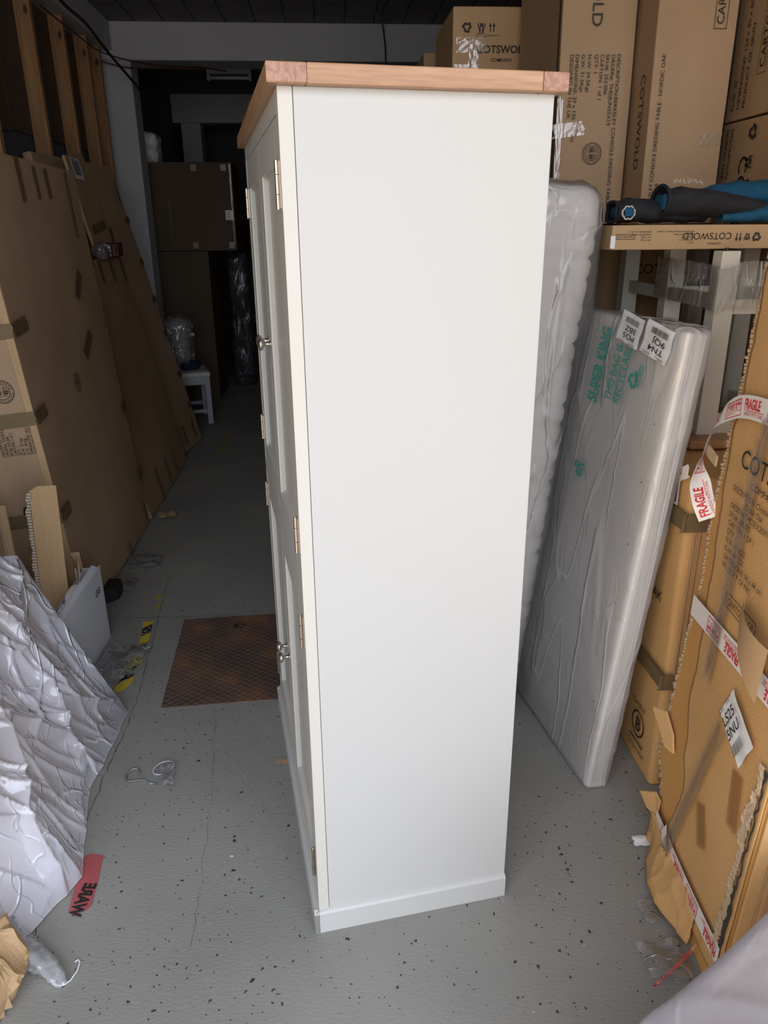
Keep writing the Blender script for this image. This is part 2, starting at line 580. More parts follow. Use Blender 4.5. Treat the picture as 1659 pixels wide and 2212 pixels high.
def hazard_material():
    """worn yellow and black floor tape, stripes are the tape's own print"""
    m, nt, p = new_mat('hazard_tape_worn')
    tc = N(nt, 'ShaderNodeTexCoord')
    sp = N(nt, 'ShaderNodeSeparateXYZ')
    L(nt, tc.outputs['Object'], sp.inputs[0])
    a = N(nt, 'ShaderNodeMath', operation='MULTIPLY')
    a.inputs[1].default_value = 1.0
    L(nt, sp.outputs[0], a.inputs[0])
    c = N(nt, 'ShaderNodeMath', operation='MULTIPLY_ADD')
    c.inputs[1].default_value = -0.9
    L(nt, sp.outputs[1], c.inputs[0])
    L(nt, a.outputs[0], c.inputs[2])
    d = N(nt, 'ShaderNodeMath', operation='MULTIPLY_ADD')
    d.inputs[1].default_value = 1 / 0.155
    d.inputs[2].default_value = 0.25
    L(nt, c.outputs[0], d.inputs[0])
    f = N(nt, 'ShaderNodeMath', operation='FRACT')
    L(nt, d.outputs[0], f.inputs[0])
    g = N(nt, 'ShaderNodeMath', operation='GREATER_THAN')
    g.inputs[1].default_value = 0.48
    L(nt, f.outputs[0], g.inputs[0])
    nz = N(nt, 'ShaderNodeTexNoise')
    nz.inputs['Scale'].default_value = 75
    nz.inputs['Detail'].default_value = 6
    L(nt, tc.outputs['Object'], nz.inputs['Vector'])
    w = N(nt, 'ShaderNodeMath', operation='GREATER_THAN')
    w.inputs[1].default_value = 0.53
    L(nt, nz.outputs['Fac'], w.inputs[0])
    blk = N(nt, 'ShaderNodeMix', data_type='RGBA')
    blk.inputs[6].default_value = (0.015, 0.017, 0.016, 1)
    blk.inputs[7].default_value = (0.24, 0.23, 0.14, 1)
    L(nt, w.outputs[0], blk.inputs[0])
    mx = N(nt, 'ShaderNodeMix', data_type='RGBA')
    mx.inputs[7].default_value = (0.56, 0.43, 0.05, 1)
    L(nt, g.outputs[0], mx.inputs[0])
    L(nt, blk.outputs[2], mx.inputs[6])
    L(nt, mx.outputs[2], p.inputs['Base Color'])
    p.inputs['Roughness'].default_value = 0.6
    return m


def quilt_material():
    m, nt, p = new_mat('quilted_white_fabric')
    p.inputs['Base Color'].default_value = (0.60, 0.575, 0.545, 1)
    p.inputs['Roughness'].default_value = 0.9
    return m


M = {}
M['card'] = cardboard('kraft_cardboard', (0.42, 0.29, 0.18))
M['card_tan'] = cardboard('tan_cardboard', (0.50, 0.335, 0.185))
M['card_warm'] = cardboard('worn_golden_cardboard', (0.62, 0.38, 0.165), flute=(0, 1, 0), fl_str=0.3)
M['card_shaded'] = cardboard('kraft_cardboard_shaded', (0.10, 0.07, 0.045))  # ordinary cardboard with the back room's shade put into its colour
M['card_edge'] = simple('torn_paper_fibre', (0.46, 0.34, 0.22), 0.9, bump=0.8, bscale=90, var=0.3, vscale=60)
M['card_in'] = cardboard('inner_liner_board', (0.60, 0.33, 0.11))
M['ink'] = simple('black_print', (0.022, 0.018, 0.016), 0.6)
M['inkblue'] = simple('dark_blue_print', (0.02, 0.022, 0.04), 0.6)
M['redink'] = simple('red_print', (0.62, 0.018, 0.03), 0.5)
M['greenink'] = simple('green_print', (0.03, 0.30, 0.23), 0.5)
M['tape'] = simple('brown_parcel_tape', (0.17, 0.105, 0.055), 0.28, bump=0.4, bscale=25, var=0.15)
M['tape_olive'] = simple('olive_parcel_tape', (0.20, 0.145, 0.075), 0.3, bump=0.3, bscale=20)
M['clear_tape'] = film('clear_parcel_tape', (0.98, 0.96, 0.90), 0.06, 7, 0.4, 0.14, 0.004, gloss=0.8, line=0.08)
M['shiny_tape'] = film('shiny_parcel_tape', (0.98, 0.96, 0.92), 0.14, 9, 0.5, 0.16, 0.005, gloss=3.0, line=0.2)
M['brown_clear'] = film('brown_clear_tape', (0.86, 0.76, 0.62), 0.04, 6, 0.25, 0.25, 0.002, gloss=0.5, line=0.03)
M['white_tape'] = simple('white_warning_tape', (0.82, 0.78, 0.75), 0.35, bump=0.2, bscale=20)
M['label'] = simple('white_label_paper', (0.80, 0.80, 0.80), 0.5)
M['white_paint'] = simple('white_satin_paint', (0.500, 0.498, 0.480), 0.38, bump=0.05, bscale=400)
M['white_paint_lit'] = simple('white_satin_paint_lit', (0.56, 0.54, 0.49), 0.36, bump=0.05, bscale=400)  # same cupboard paint, lightened and warmed to carry the light on the doors
M['brass'] = simple('aged_brass', (0.50, 0.44, 0.36), 0.36, metal=1.0)
M['nickel'] = simple('brushed_nickel', (0.60, 0.56, 0.50), 0.27, metal=1.0)
M['dark_gap'] = simple('shadow_gap_joint', (0.05, 0.045, 0.04), 0.9)
M['oak'] = wood('oiled_oak', (0.46, 0.265, 0.14), (0.34, 0.17, 0.08), axis=1, scale=7, rough=0.4)
M['oak_u'] = wood('oiled_oak_cross', (0.50, 0.30, 0.175), (0.37, 0.20, 0.105), axis=0, scale=7, rough=0.4)
M['oak_end'] = wood('oak_end_grain', (0.42, 0.24, 0.17), (0.30, 0.155, 0.105), axis=1, scale=11, rough=0.45, ring=90)
M['pine'] = wood('rough_pine', (0.47, 0.27, 0.13), (0.33, 0.165, 0.07), axis=2, scale=8, rough=0.75, knots=True)
M['osb'] = simple('brown_hardboard', (0.115, 0.075, 0.05), 0.8, bump=0.3, bscale=60, var=0.2)
M['legs'] = simple('pale_grey_paint', (0.60, 0.585, 0.52), 0.45)
M['floor'] = floor_material()
M['plate'] = plate_material()
M['ceiling'] = ceiling_material()
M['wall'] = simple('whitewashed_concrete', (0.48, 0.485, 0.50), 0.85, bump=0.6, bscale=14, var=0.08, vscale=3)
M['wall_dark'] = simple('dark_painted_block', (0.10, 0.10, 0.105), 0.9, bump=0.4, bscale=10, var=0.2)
M['hazard'] = hazard_material()
M['quilt'] = quilt_material()
M['foam_white'] = simple('white_border_fabric', (0.70, 0.68, 0.64), 0.85, bump=0.2, bscale=150)
M['film_matt'] = film('mattress_polythene', (0.985, 0.98, 0.985), 0.34, 4.5, 0.5, 0.17, 0.008, gloss=0.7)
M['film_thick'] = film('mattress_wrap', (0.985, 0.975, 0.975), 0.15, 4.0, 0.6, 0.14, 0.009, gloss=1.0)
M['film_heap'] = film('milky_dust_sheet', (0.90, 0.90, 0.99), 0.68, 6.0, 0.55, 0.11, 0.012, gloss=1.6, line=0.35)
M['film_rope'] = film('rope_film', (0.97, 0.98, 1.0), 0.34, 5, 0.3, 0.12, 0.004, gloss=1.6)
M['film_shaded'] = film('clear_film_shaded', (0.55, 0.55, 0.58), 0.10, 6, 0.5, 0.2, 0.01, gloss=0.45, line=0.05)  # clear film, its tint darkened to stand for the gloom at the back
M['film_clear'] = film('clear_film_scrap', (0.97, 0.98, 0.99), 0.18, 8, 0.7, 0.1, 0.006, gloss=1.6)
M['film_stretch'] = film('stretch_film', (0.97, 0.97, 0.97), 0.10, 12, 0.7, 0.12, 0.006, gloss=1.3)
M['film_grey'] = film('grey_furniture_bag', (0.80, 0.79, 0.85), 0.40, 3.2, 0.14, 0.25, 0.010, line=0.10)
M['polystyrene'] = simple('white_polystyrene', (0.85, 0.85, 0.87), 0.8)
M['wrapped_white'] = simple('white_shrink_wrap', (0.70, 0.71, 0.75), 0.35, bump=0.8, bscale=16)
M['black'] = simple('black_rubber', (0.012, 0.012, 0.014), 0.5)
M['cable_red'] = simple('dark_red_cable', (0.07, 0.008, 0.008), 0.5)
M['cloth_dark'] = simple('charcoal_quilted_cloth', (0.016, 0.016, 0.020), 0.9, bump=0.8, bscale=70)
M['cloth_blue'] = simple('blue_padded_cloth', (0.004, 0.075, 0.15), 0.85, bump=0.8, bscale=60)
M['cloth_navy'] = simple('navy_cloth', (0.01, 0.015, 0.05), 0.9)
M['cloth_trim'] = simple('frayed_thread', (0.5, 0.47, 0.40), 0.95)
M['maroon'] = simple('maroon_box_print', (0.16, 0.012, 0.03), 0.5)
M['beige'] = simple('beige_print_panel', (0.45, 0.34, 0.26), 0.6)
M['red_tape'] = simple('red_floor_tape', (0.45, 0.10, 0.105), 0.45, bump=0.4, bscale=30, var=0.15)
M['red_film'] = film('red_tape_strand', (0.85, 0.12, 0.10), 0.5, 30, 0.5, 0.2, 0.004)
M['crack'] = simple('dark_floor_crack', (0.06, 0.062, 0.062), 0.9)
M['lamp_body'] = simple('grey_enamel', (0.55, 0.55, 0.55), 0.5)
M['tube'] = simple('unlit_lamp_tube', (0.85, 0.85, 0.82), 0.2)
M['kraft_paper'] = cardboard('crumpled_kraft_paper', (0.50, 0.34, 0.19), fl_str=0.5)
M['honeycomb'] = simple('pale_honeycomb_paper', (0.50, 0.41, 0.30), 0.9, bump=0.8, bscale=120, var=0.3, vscale=90)
M['chair_paint'] = simple('grey_white_chair_paint', (0.36, 0.37, 0.40), 0.5)
M['chair_seat'] = simple('cream_upholstery', (0.62, 0.60, 0.56), 0.9)


# ------------------------------------------------------------------ mesh helpers
def frame(O, X, Y, Z):
    m = Matrix((X, Y, Z)).transposed().to_4x4()
    m.translation = O
    return m


TXT = {}


def text_polys(s, bold):
    key = (s, bold)
    if key not in TXT:
        cu = bpy.data.curves.new('lettering', 'FONT')
        cu.body = s
        cu.size = 1.0
        cu.offset = bold
        cu.resolution_u = 3
        o = bpy.data.objects.new('lettering', cu)
        COL.objects.link(o)
        dg = bpy.context.evaluated_depsgraph_get()
        me = bpy.data.meshes.new_from_object(o.evaluated_get(dg))
        TXT[key] = ([v.co.copy() for v in me.vertices], [tuple(f.vertices) for f in me.polygons])
        bpy.data.objects.remove(o)
        bpy.data.curves.remove(cu)
        bpy.data.meshes.remove(me)
    return TXT[key]


class Sheet:
    """a flat drawing surface in 3-D: origin, right, up; off lifts the marks off it"""
    def __init__(self, O, R, U, off=0.0012):
        self.R = V(R).normalized()
        self.U = V(U).normalized()
        n = self.R.cross(self.U).normalized()
        self.n = n
        self.O = V(O) + n * off

    def __call__(self, a, b, c=0.0):
        return self.O + self.R * a + self.U * b + self.n * c

    def turned(self, a, b, ang, c=0.0):
        s = Sheet(self(a, b, c), self.R * math.cos(ang) + self.U * math.sin(ang),
                  -self.R * math.sin(ang) + self.U * math.cos(ang), 0)
        return s


class MB:
    def __init__(self):
        self.bm = bmesh.new()

    def face(self, pts):
        vs = [self.bm.verts.new(p) for p in pts]
        try:
            return self.bm.faces.new(vs)
        except ValueError:
            return None

    def box(self, x0, x1, y0, y1, z0, z1, m=None):
        c = [V((x, y, z)) for z in (z0, z1) for y in (y0, y1) for x in (x0, x1)]
        if m is not None:
            c = [m @ p for p in c]
        v = [self.bm.verts.new(p) for p in c]
        for f in ((0, 2, 3, 1), (4, 5, 7, 6), (0, 1, 5, 4), (2, 6, 7, 3), (0, 4, 6, 2), (1, 3, 7, 5)):
            self.bm.faces.new([v[i] for i in f])
        return self

    def prism(self, pts, d):
        """extrude a closed outline (3-D points) by vector d"""
        d = V(d)
        n = len(pts)
        a = [self.bm.verts.new(p) for p in pts]
        b = [self.bm.verts.new(V(p) + d) for p in pts]
        self.bm.faces.new(a)
        self.bm.faces.new(b[::-1])
        for i in range(n):
            j = (i + 1) % n
            self.bm.faces.new((a[j], a[i], b[i], b[j]))
        return self

    def tube(self, pts, r, seg=8, cap=True):
        pts = [V(p) for p in pts]
        rr = r if isinstance(r, (list, tuple)) else [r] * len(pts)
        rings = []
        prev = None
        for i, p in enumerate(pts):
            t = (pts[min(i + 1, len(pts) - 1)] - pts[max(i - 1, 0)]).normalized()
            ref = prev if prev is not None else (V((0, 0, 1)) if abs(t.z) < .9 else V((1, 0, 0)))
            s = t.cross(ref)
            if s.length < 1e-5:
                s = t.cross(V((0, 1, 0)))
            s.normalize()
            u = s.cross(t).normalized()
            prev = u
            rings.append([self.bm.verts.new(p + (s * math.cos(2 * math.pi * k / seg) + u * math.sin(2 * math.pi * k / seg)) * rr[i]) for k in range(seg)])
        for a, b in zip(rings, rings[1:]):
            for k in range(seg):
                self.bm.faces.new((a[k], a[(k + 1) % seg], b[(k + 1) % seg], b[k]))
        if cap:
            self.bm.faces.new(rings[0][::-1])
            self.bm.faces.new(rings[-1])
        return self

    def lathe(self, prof, seg, m):
        """prof: list of (axial, radius) along local x"""
        rings = [[self.bm.verts.new(m @ V((a, r * math.cos(2 * math.pi * k / seg), r * math.sin(2 * math.pi * k / seg)))) for k in range(seg)] for a, r in prof]
        for a, b in zip(rings, rings[1:]):
            for k in range(seg):
                self.bm.faces.new((a[k], b[k], b[(k + 1) % seg], a[(k + 1) % seg]))
        self.bm.faces.new(rings[0])
        self.bm.faces.new(rings[-1][::-1])
        return self

    def grid(self, fn, nu, nv):
        g = [[self.bm.verts.new(fn(i / nu, j / nv)) for j in range(nv + 1)] for i in range(nu + 1)]
        for i in range(nu):
            for j in range(nv):
                self.bm.faces.new((g[i][j], g[i + 1][j], g[i + 1][j + 1], g[i][j + 1]))
        return self

    def slab(self, dims, r, n, disp=None):
        """rounded box from 0..dims with n=(nx,ny,nz) divisions; disp(p, normal)->offset vector"""
        bm2 = bmesh.new()
        dx, dy, dz = dims
        r = min(r, dx / 2, dy / 2, dz / 2)

        def lin(L_, k):
            inner = [r + (L_ - 2 * r) * i / k for i in range(k + 1)]
            e = [r * (1 - math.cos(t)) for t in (0.0, .5, 1.05)]
            return [e[0], e[1], e[2]] + inner + [L_ - e[2], L_ - e[1], L_ - e[0]]
        X, Y, Z = lin(dx, n[0]), lin(dy, n[1]), lin(dz, n[2])
        lo, hi = V((r, r, r)), V((dx - r, dy - r, dz - r))

        def P(p):
            p = V(p)
            q = V((min(max(p.x, lo.x), hi.x), min(max(p.y, lo.y), hi.y), min(max(p.z, lo.z), hi.z)))
            d = p - q
            nn = d.normalized() if d.length > 1e-9 else V((0, 0, 1))
            o = q + nn * r
            if disp:
                o = o + disp(o, nn)
            return o

        def gr(A, B, f):
            g = [[bm2.verts.new(P(f(a, b))) for b in B] for a in A]
            for i in range(len(A) - 1):
                for j in range(len(B) - 1):
                    bm2.faces.new((g[i][j], g[i + 1][j], g[i + 1][j + 1], g[i][j + 1]))
        gr(X, Y, lambda a, b: (a, b, dz))
        gr(Y, X, lambda a, b: (b, a, 0))
        gr(Y, Z, lambda a, b: (dx, a, b))
        gr(Z, Y, lambda a, b: (0, b, a))
        gr(Z, X, lambda a, b: (b, dy, a))
        gr(X, Z, lambda a, b: (a, 0, b))
        bmesh.ops.remove_doubles(bm2, verts=bm2.verts, dist=1e-5)
        me = bpy.data.meshes.new('tmp')
        bm2.to_mesh(me)
        bm2.free()
        self.bm.from_mesh(me)
        bpy.data.meshes.remove(me)
        return self

    # ---- flat marks
    def text(self, sh, a, b, s, h, sx=1.0, bold=0.0, mirror=False):
        vs, fs = text_polys(s, bold)
        k = h / 0.70
        mir = -1 if mirror else 1
        nv = [self.bm.verts.new(sh(a + v.x * k * sx * mir, b + v.y * k)) for v in vs]
        for f in fs:
            try:
                self.bm.faces.new([nv[i] for i in f])
            except ValueError:
                pass
        return self

    def rect(self, sh, a, b, w, h):
        self.face([sh(a, b), sh(a + w, b), sh(a + w, b + h), sh(a, b + h)])
        return self

    def outline(self, sh, a, b, w, h, t):
        self.rect(sh, a, b, w, t).rect(sh, a, b + h - t, w, t).rect(sh, a, b, t, h).rect(sh, a + w - t, b, t, h)
        return self

    def ring(self, sh, a, b, r, t, n=32):
        for i in range(n):
            t0, t1 = 2 * math.pi * i / n, 2 * math.pi * (i + 1) / n
            self.face([sh(a + q * math.cos(x), b + q * math.sin(x)) for q, x in ((r, t0), (r, t1), (r - t, t1), (r - t, t0))])
        return self

    def poly(self, sh, pts):
        self.face([sh(*p) for p in pts])
        return self

    def recycle(self, sh, a, b, s):
        for k in range(3):
            q = sh.turned(a, b, k * 2 * math.pi / 3)
            self.poly(q, [(-.20 * s, -.45 * s), (.12 * s, -.45 * s), (.12 * s, -.25 * s), (-.30 * s, -.25 * s)])
            self.poly(q, [(.10 * s, -.55 * s), (.34 * s, -.35 * s), (.10 * s, -.15 * s)])
            self.poly(q, [(-.34 * s, -.22 * s), (-.18 * s, -.31 * s), (-.08 * s, -.12 * s), (-.24 * s, -.03 * s)])
        return self

    def arrows(self, sh, a, b, s):
        for d in (-.22, .22):
            self.rect(sh, a + (d - .055) * s, b - .45 * s, .11 * s, .6 * s)
            self.poly(sh, [(a + (d - .17) * s, b + .12 * s), (a + (d + .17) * s, b + .12 * s), (a + d * s, b + .5 * s)])
        return self

    def hands(self, sh, a, b, s):
        for q in (-1, 1):
            self.poly(sh, [(a + q * .08 * s, b - .5 * s), (a + q * .28 * s, b - .5 * s), (a + q * .26 * s, b - .2 * s), (a + q * .42 * s, b + .1 * s), (a + q * .42 * s, b + .45 * s), (a + q * .34 * s, b + .45 * s), (a + q * .30 * s, b + .12 * s), (a + q * .1 * s, b - .12 * s)])
            self.poly(sh, [(a + q * .02 * s, b - .02 * s), (a + q * .2 * s, b + .12 * s), (a + q * .2 * s, b + .34 * s), (a + q * .02 * s, b + .44 * s)])
        return self

    def umbrella(self, sh, a, b, s):
        self.poly(sh, [(a + .42 * s * math.cos(t), b + .05 * s + .42 * s * math.sin(t)) for t in [math.pi * i / 8 for i in range(9)]])
        self.rect(sh, a - .03 * s, b - .42 * s, .06 * s, .5 * s)
        return self

    def glass(self, sh, a, b, s):
        self.poly(sh, [(a - .2 * s, b + .45 * s), (a - .16 * s, b), (a, b - .1 * s), (a + .16 * s, b), (a + .2 * s, b + .45 * s)])
        self.rect(sh, a - .03 * s, b - .4 * s, .06 * s, .3 * s)
        self.rect(sh, a - .16 * s, b - .46 * s, .32 * s, .06 * s)
        return self

    def stamp(self, sh, a, b, r):
        self.ring(sh, a, b, r, r * .06).ring(sh, a, b, r * .68, r * .05)
        for k, (y, w) in enumerate(((.38, .34), (.24, .48), (.10, .54), (-.06, .56), (-.22, .5), (-.38, .36))):
            t = .11 if k in (3, 4) else .05
            self.rect(sh, a - w * r, b + y * r, w * 2 * r * .42, t * r)
            self.rect(sh, a + .1 * w * r, b + y * r, w * r * .9, t * r)
        n = 22
        for i in range(n):
            if i % 11 in (0,):
                continue
            t = 2 * math.pi * i / n
            q = sh.turned(a + .82 * r * math.cos(t), b + .82 * r * math.sin(t), t - math.pi / 2)
            self.rect(q, -.05 * r, -.06 * r, .10 * r, .04 * r).rect(q, -.05 * r, .03 * r, .10 * r, .03 * r).rect(q, -.06 * r, -.06 * r, .03 * r, .12 * r)
        return self

    def barcode(self, sh, a, b, w, h, seed=1):
        rnd = random.Random(seed)
        x = 0
        while x < w:
            t = rnd.choice((.012, .02, .035)) * w
            self.rect(sh, a + x, b, min(t, w - x), h)
            x += t + rnd.choice((.014, .022, .03)) * w
        return self

    def small_lines(self, sh, a, b, w, n, pitch, t, seed=3):
        """rows of type too small to read"""
        rnd = random.Random(seed)
        for k in range(n):
            x, end = 0, w * rnd.uniform(.55, 1)
            while x < end:
                q = w * rnd.uniform(.05, .14)
                self.rect(sh, a + x, b - k * pitch, min(q, end - x), t)
                x += q + w * .02
        return self

    def build(self, name, mat, parent=None, bevel=0, smooth=False, seg=2, recalc=True):
        bm = self.bm
        if recalc:
            bmesh.ops.recalc_face_normals(bm, faces=bm.faces)
        if bevel:
            es = [e for e in bm.edges if len(e.link_faces) == 2 and e.calc_face_angle(0) > .5]
            bmesh.ops.bevel(bm, geom=es, offset=bevel, segments=seg, affect='EDGES', profile=.5)
        me = bpy.data.meshes.new(name)
        bm.to_mesh(me)
        bm.free()
        me.materials.append(M[mat])
        if smooth:
            me.polygons.foreach_set('use_smooth', [True] * len(me.polygons))
        o = bpy.data.objects.new(name, me)
        COL.objects.link(o)
        if parent is not None:
            o.parent = parent
        return o


def tag(o, label, cat, group=None, kind=None):
    o['label'] = label
    o['category'] = cat
    if group:
        o['group'] = group
    if kind:
        o['kind'] = kind
    return o


def thing(name, label, cat, m=None, group=None):
    o = bpy.data.objects.new(name, None)
    COL.objects.link(o)
    o.empty_display_size = .1
    if m is not None:
        o.matrix_world = m if isinstance(m, Matrix) else Matrix.Translation(m)
    return tag(o, label, cat, group)


def structure(o):
    o['kind'] = 'structure'
    return o


def dents(amp=.003, sc=3.0, seed=0.0):
    def f(p, n):
        q = V((p.x * sc + seed, p.y * sc, p.z * sc + seed * 2))
        return n * (noise.noise(q) * amp + noise.noise(q * 3.1) * amp * .4)
    return f


def creases(p, sc, seed=0.0):
    """folded sheet relief: narrow ridges between slack facets, about 0..1"""
    q = V((p[0], p[1], p[2])) * sc + V((seed, seed * 1.7, seed * .3))
    q = q + noise.noise_vector(q * .5) * .5
    d = noise.voronoi(q)[0]
    r = max(0.0, 1 - (d[1] - d[0]) / .22)
    return min(1.0, d[0] * .55 + r * r * .45)


def jag(n, amp, seed):
    rnd = random.Random(seed)
    out, v = [], 0
    for _ in range(n):
        v = v * .6 + rnd.uniform(-amp, amp) * .8
        out.append(v + rnd.uniform(-amp, amp) * .35)
    return out


def leaning(P, e, tilt, toward):
    """frame of a panel standing on its lower edge: X = outward normal, Y = along edge, Z = up the panel.
    toward = +1 leans to +x, -1 leans to -x; outward normal points into the room."""
    Y = V(e).normalized()
    side = Y.cross(V((0, 0, 1))).normalized()          # to +x when Y is +y
    Z = (V((0, 0, 1)) * math.cos(tilt) + side * math.sin(tilt) * toward).normalized()
    X = Y.cross(Z).normalized()
    return frame(V(P), X, Y, Z)


# ------------------------------------------------------------------ structure
CZ = 3.19
structure(MB().box(-1.98, 2.32, -0.5, 12.2, -0.12, 0).build('floor', 'floor'))
structure(MB().box(-1.98, 2.32, -0.5, 12.2, CZ, CZ + .15).build('ceiling', 'ceiling'))
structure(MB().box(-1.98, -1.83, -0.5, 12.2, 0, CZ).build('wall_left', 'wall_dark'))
structure(MB().box(2.15, 2.32, -0.5, 12.2, 0, CZ).build('wall_right', 'wall'))
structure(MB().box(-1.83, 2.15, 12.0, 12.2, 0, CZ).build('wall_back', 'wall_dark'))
structure(MB().box(-1.83, 2.15, -0.5, -0.3, 3.05, CZ).build('wall_front', 'wall'))
# concrete cross beams and their piers
b = MB().box(-1.83, 2.15, 7.1, 7.45, 2.915, CZ)
structure(b.build('trim_1', 'wall', bevel=.012))
structure(MB().box(-1.83, -1.53, 7.1, 7.36, 0, 2.915).build('trim_2', 'wall', bevel=.012))
structure(MB().box(-1.83, 2.15, 10.5, 10.8, 2.87, CZ).build('trim_3', 'wall', bevel=.01))
structure(MB().box(-1.83 + .1, -1.49, 10.5, 10.8, 0, 2.87).build('trim_4', 'wall', bevel=.01))
structure(MB().box(-1.83, -1.66, 3.0, 7.1, 2.98, CZ).build('trim_5', 'wall', bevel=.012))
# hardboard lining behind the studs
lin_pan = MB()
for y0, y1, z1 in ((4.2, 5.05, 2.98), (5.06, 5.66, 2.98), (5.67, 6.3, 2.98), (6.31, 7.09, 2.98)):
    lin_pan.box(-1.83, -1.815, y0, y1, 2.16 + (y0 - 4.2) * .02, z1)
structure(lin_pan.build('wall_left_lining', 'osb'))
# studs
stud_lab = ['pine stud nearest the front, left edge of the photo', 'second pine stud from the front above the leaning cartons',
            'third pine stud from the front, above the barcode label', 'fourth pine stud from the front, paired with the darker last one',
            'last pine stud, touching the whitewashed pier']
for i, y in enumerate((4.62, 5.42, 6.05, 6.60, 6.93)):
    o = MB().box(-.0475, .0475, -.024, .024, 0, 2.98).build('timber_stud', 'pine', bevel=.003)
    o.location = (-1.767, y, 0)
    tag(o, stud_lab[i], 'timber stud', 'vertical pine studs on the left wall')

# floor cracks and a slab joint: thin grooves of their own
cr_m = MB()


def crack(pts, w, seed):
    rnd = random.Random(seed)
    fine = []
    for (a, b_) in zip(pts, pts[1:]):
        n = max(3, int((V(b_) - V(a)).length / .03))
        for k in range(n):
            t = k / n
            fine.append((a[0] + (b_[0] - a[0]) * t + rnd.uniform(-.006, .006), a[1] + (b_[1] - a[1]) * t + rnd.uniform(-.006, .006)))
    for p, q in zip(fine, fine[1:]):
        d = (V(q) - V(p)).normalized()
        nn = V((-d[1], d[0])) * w * rnd.uniform(.3, 1)
        cr_m.face([V((p[0] + nn[0], p[1] + nn[1], .0006)), V((p[0] - nn[0], p[1] - nn[1], .0006)), V((q[0] - nn[0], q[1] - nn[1], .0006)), V((q[0] + nn[0], q[1] + nn[1], .0006))])


crack([(-.822, 3.39), (-.80, 3.05), (-.773, 2.79), (-.766, 2.63), (-.739, 2.32), (-.75, 1.8), (-.762, 1.39), (-.76, 1.28), (-.764, 1.1)], .0016, 3)
crack([(-1.07, 3.012), (-.7, 2.99), (-.264, 2.965)], .0022, 5)
crack([(-1.10, 5.95), (-.464, 5.81), (.2, 5.7)], .004, 6)
crack([(-.45, 2.3), (-.40, 1.9), (-.37, 1.3)], .0006, 8)
crk = cr_m.build('crack', 'crack', recalc=False)
crk.parent = bpy.data.objects['floor']

# rusty chequer plate in the floor
pm = frame(V((-.631, 2.306, 0)), V((1, .045, 0)).normalized(), V((-.045, 1, 0)).normalized(), V((0, 0, 1)))
plate = thing('floor_plate', 'rusty steel chequer plate set in the grey floor beside the white cupboard', 'floor plate', pm)
MB().box(-.012, .95, 0, .655, 0, .003).build('plate', 'plate', plate, bevel=.001)
q = MB()
q.tube([V((.235 + .022 * math.cos(t), .56 + .016 * math.sin(t), .0045)) for t in [2 * math.pi * k / 16 * .8 for k in range(17)]], .0035, 6)
q.build('lifting_ring', 'black', plate, smooth=True)

# ------------------------------------------------------------------ white cupboard
th = math.radians(8.6)
cu = V((math.cos(th), math.sin(th), 0))
cv = V((-math.sin(th), math.cos(th), 0))
cup = thing('larder_cupboard', 'tall white painted four-door larder cupboard with oak top, standing in the middle', 'cupboard',
            frame(V((-.066, 1.342, 0)), cu, cv, V((0, 0, 1))))
WV, DU, HT = .985, .476, 1.817     # width along y, depth along x, carcass top
b = MB()
b.box(.0255, .476, .010, .028, .05, HT)            # near side panel
b.box(.018, .476, WV - .028, WV - .010, .05, HT)  # far side panel
b.box(.466, .476, .028, WV - .028, .05, HT)       # back
b.box(.03, .466, .028, WV - .028, .08, .095)
b.box(.03, .466, .028, WV - .028, .90, .915)
b.box(.03, .466, .028, WV - .028, 1.79, HT)
b.build('carcass', 'white_paint', cup, bevel=.0012)
# face frame: near stile seen on the side with a fine joint behind it
b = MB()
z0d, z1d, z2d, z3d = .088, .893, .928, 1.782
b.box(0, .0245, .010, .040, .05, HT)
b.box(0, .0245, WV - .040, WV - .010, .05, HT)
b.box(0, .0245, .040, WV - .040, z3d, HT)
b.box(0, .0245, .040, WV - .040, z1d, z2d)
b.box(0, .0245, .040, WV - .040, .05, z0d)
b.build('face_frame', 'white_paint_lit', cup, bevel=.001)
MB().box(.0243, .0257, .0115, .016, .066, HT - .001).build('frame_joint', 'dark_gap', cup)


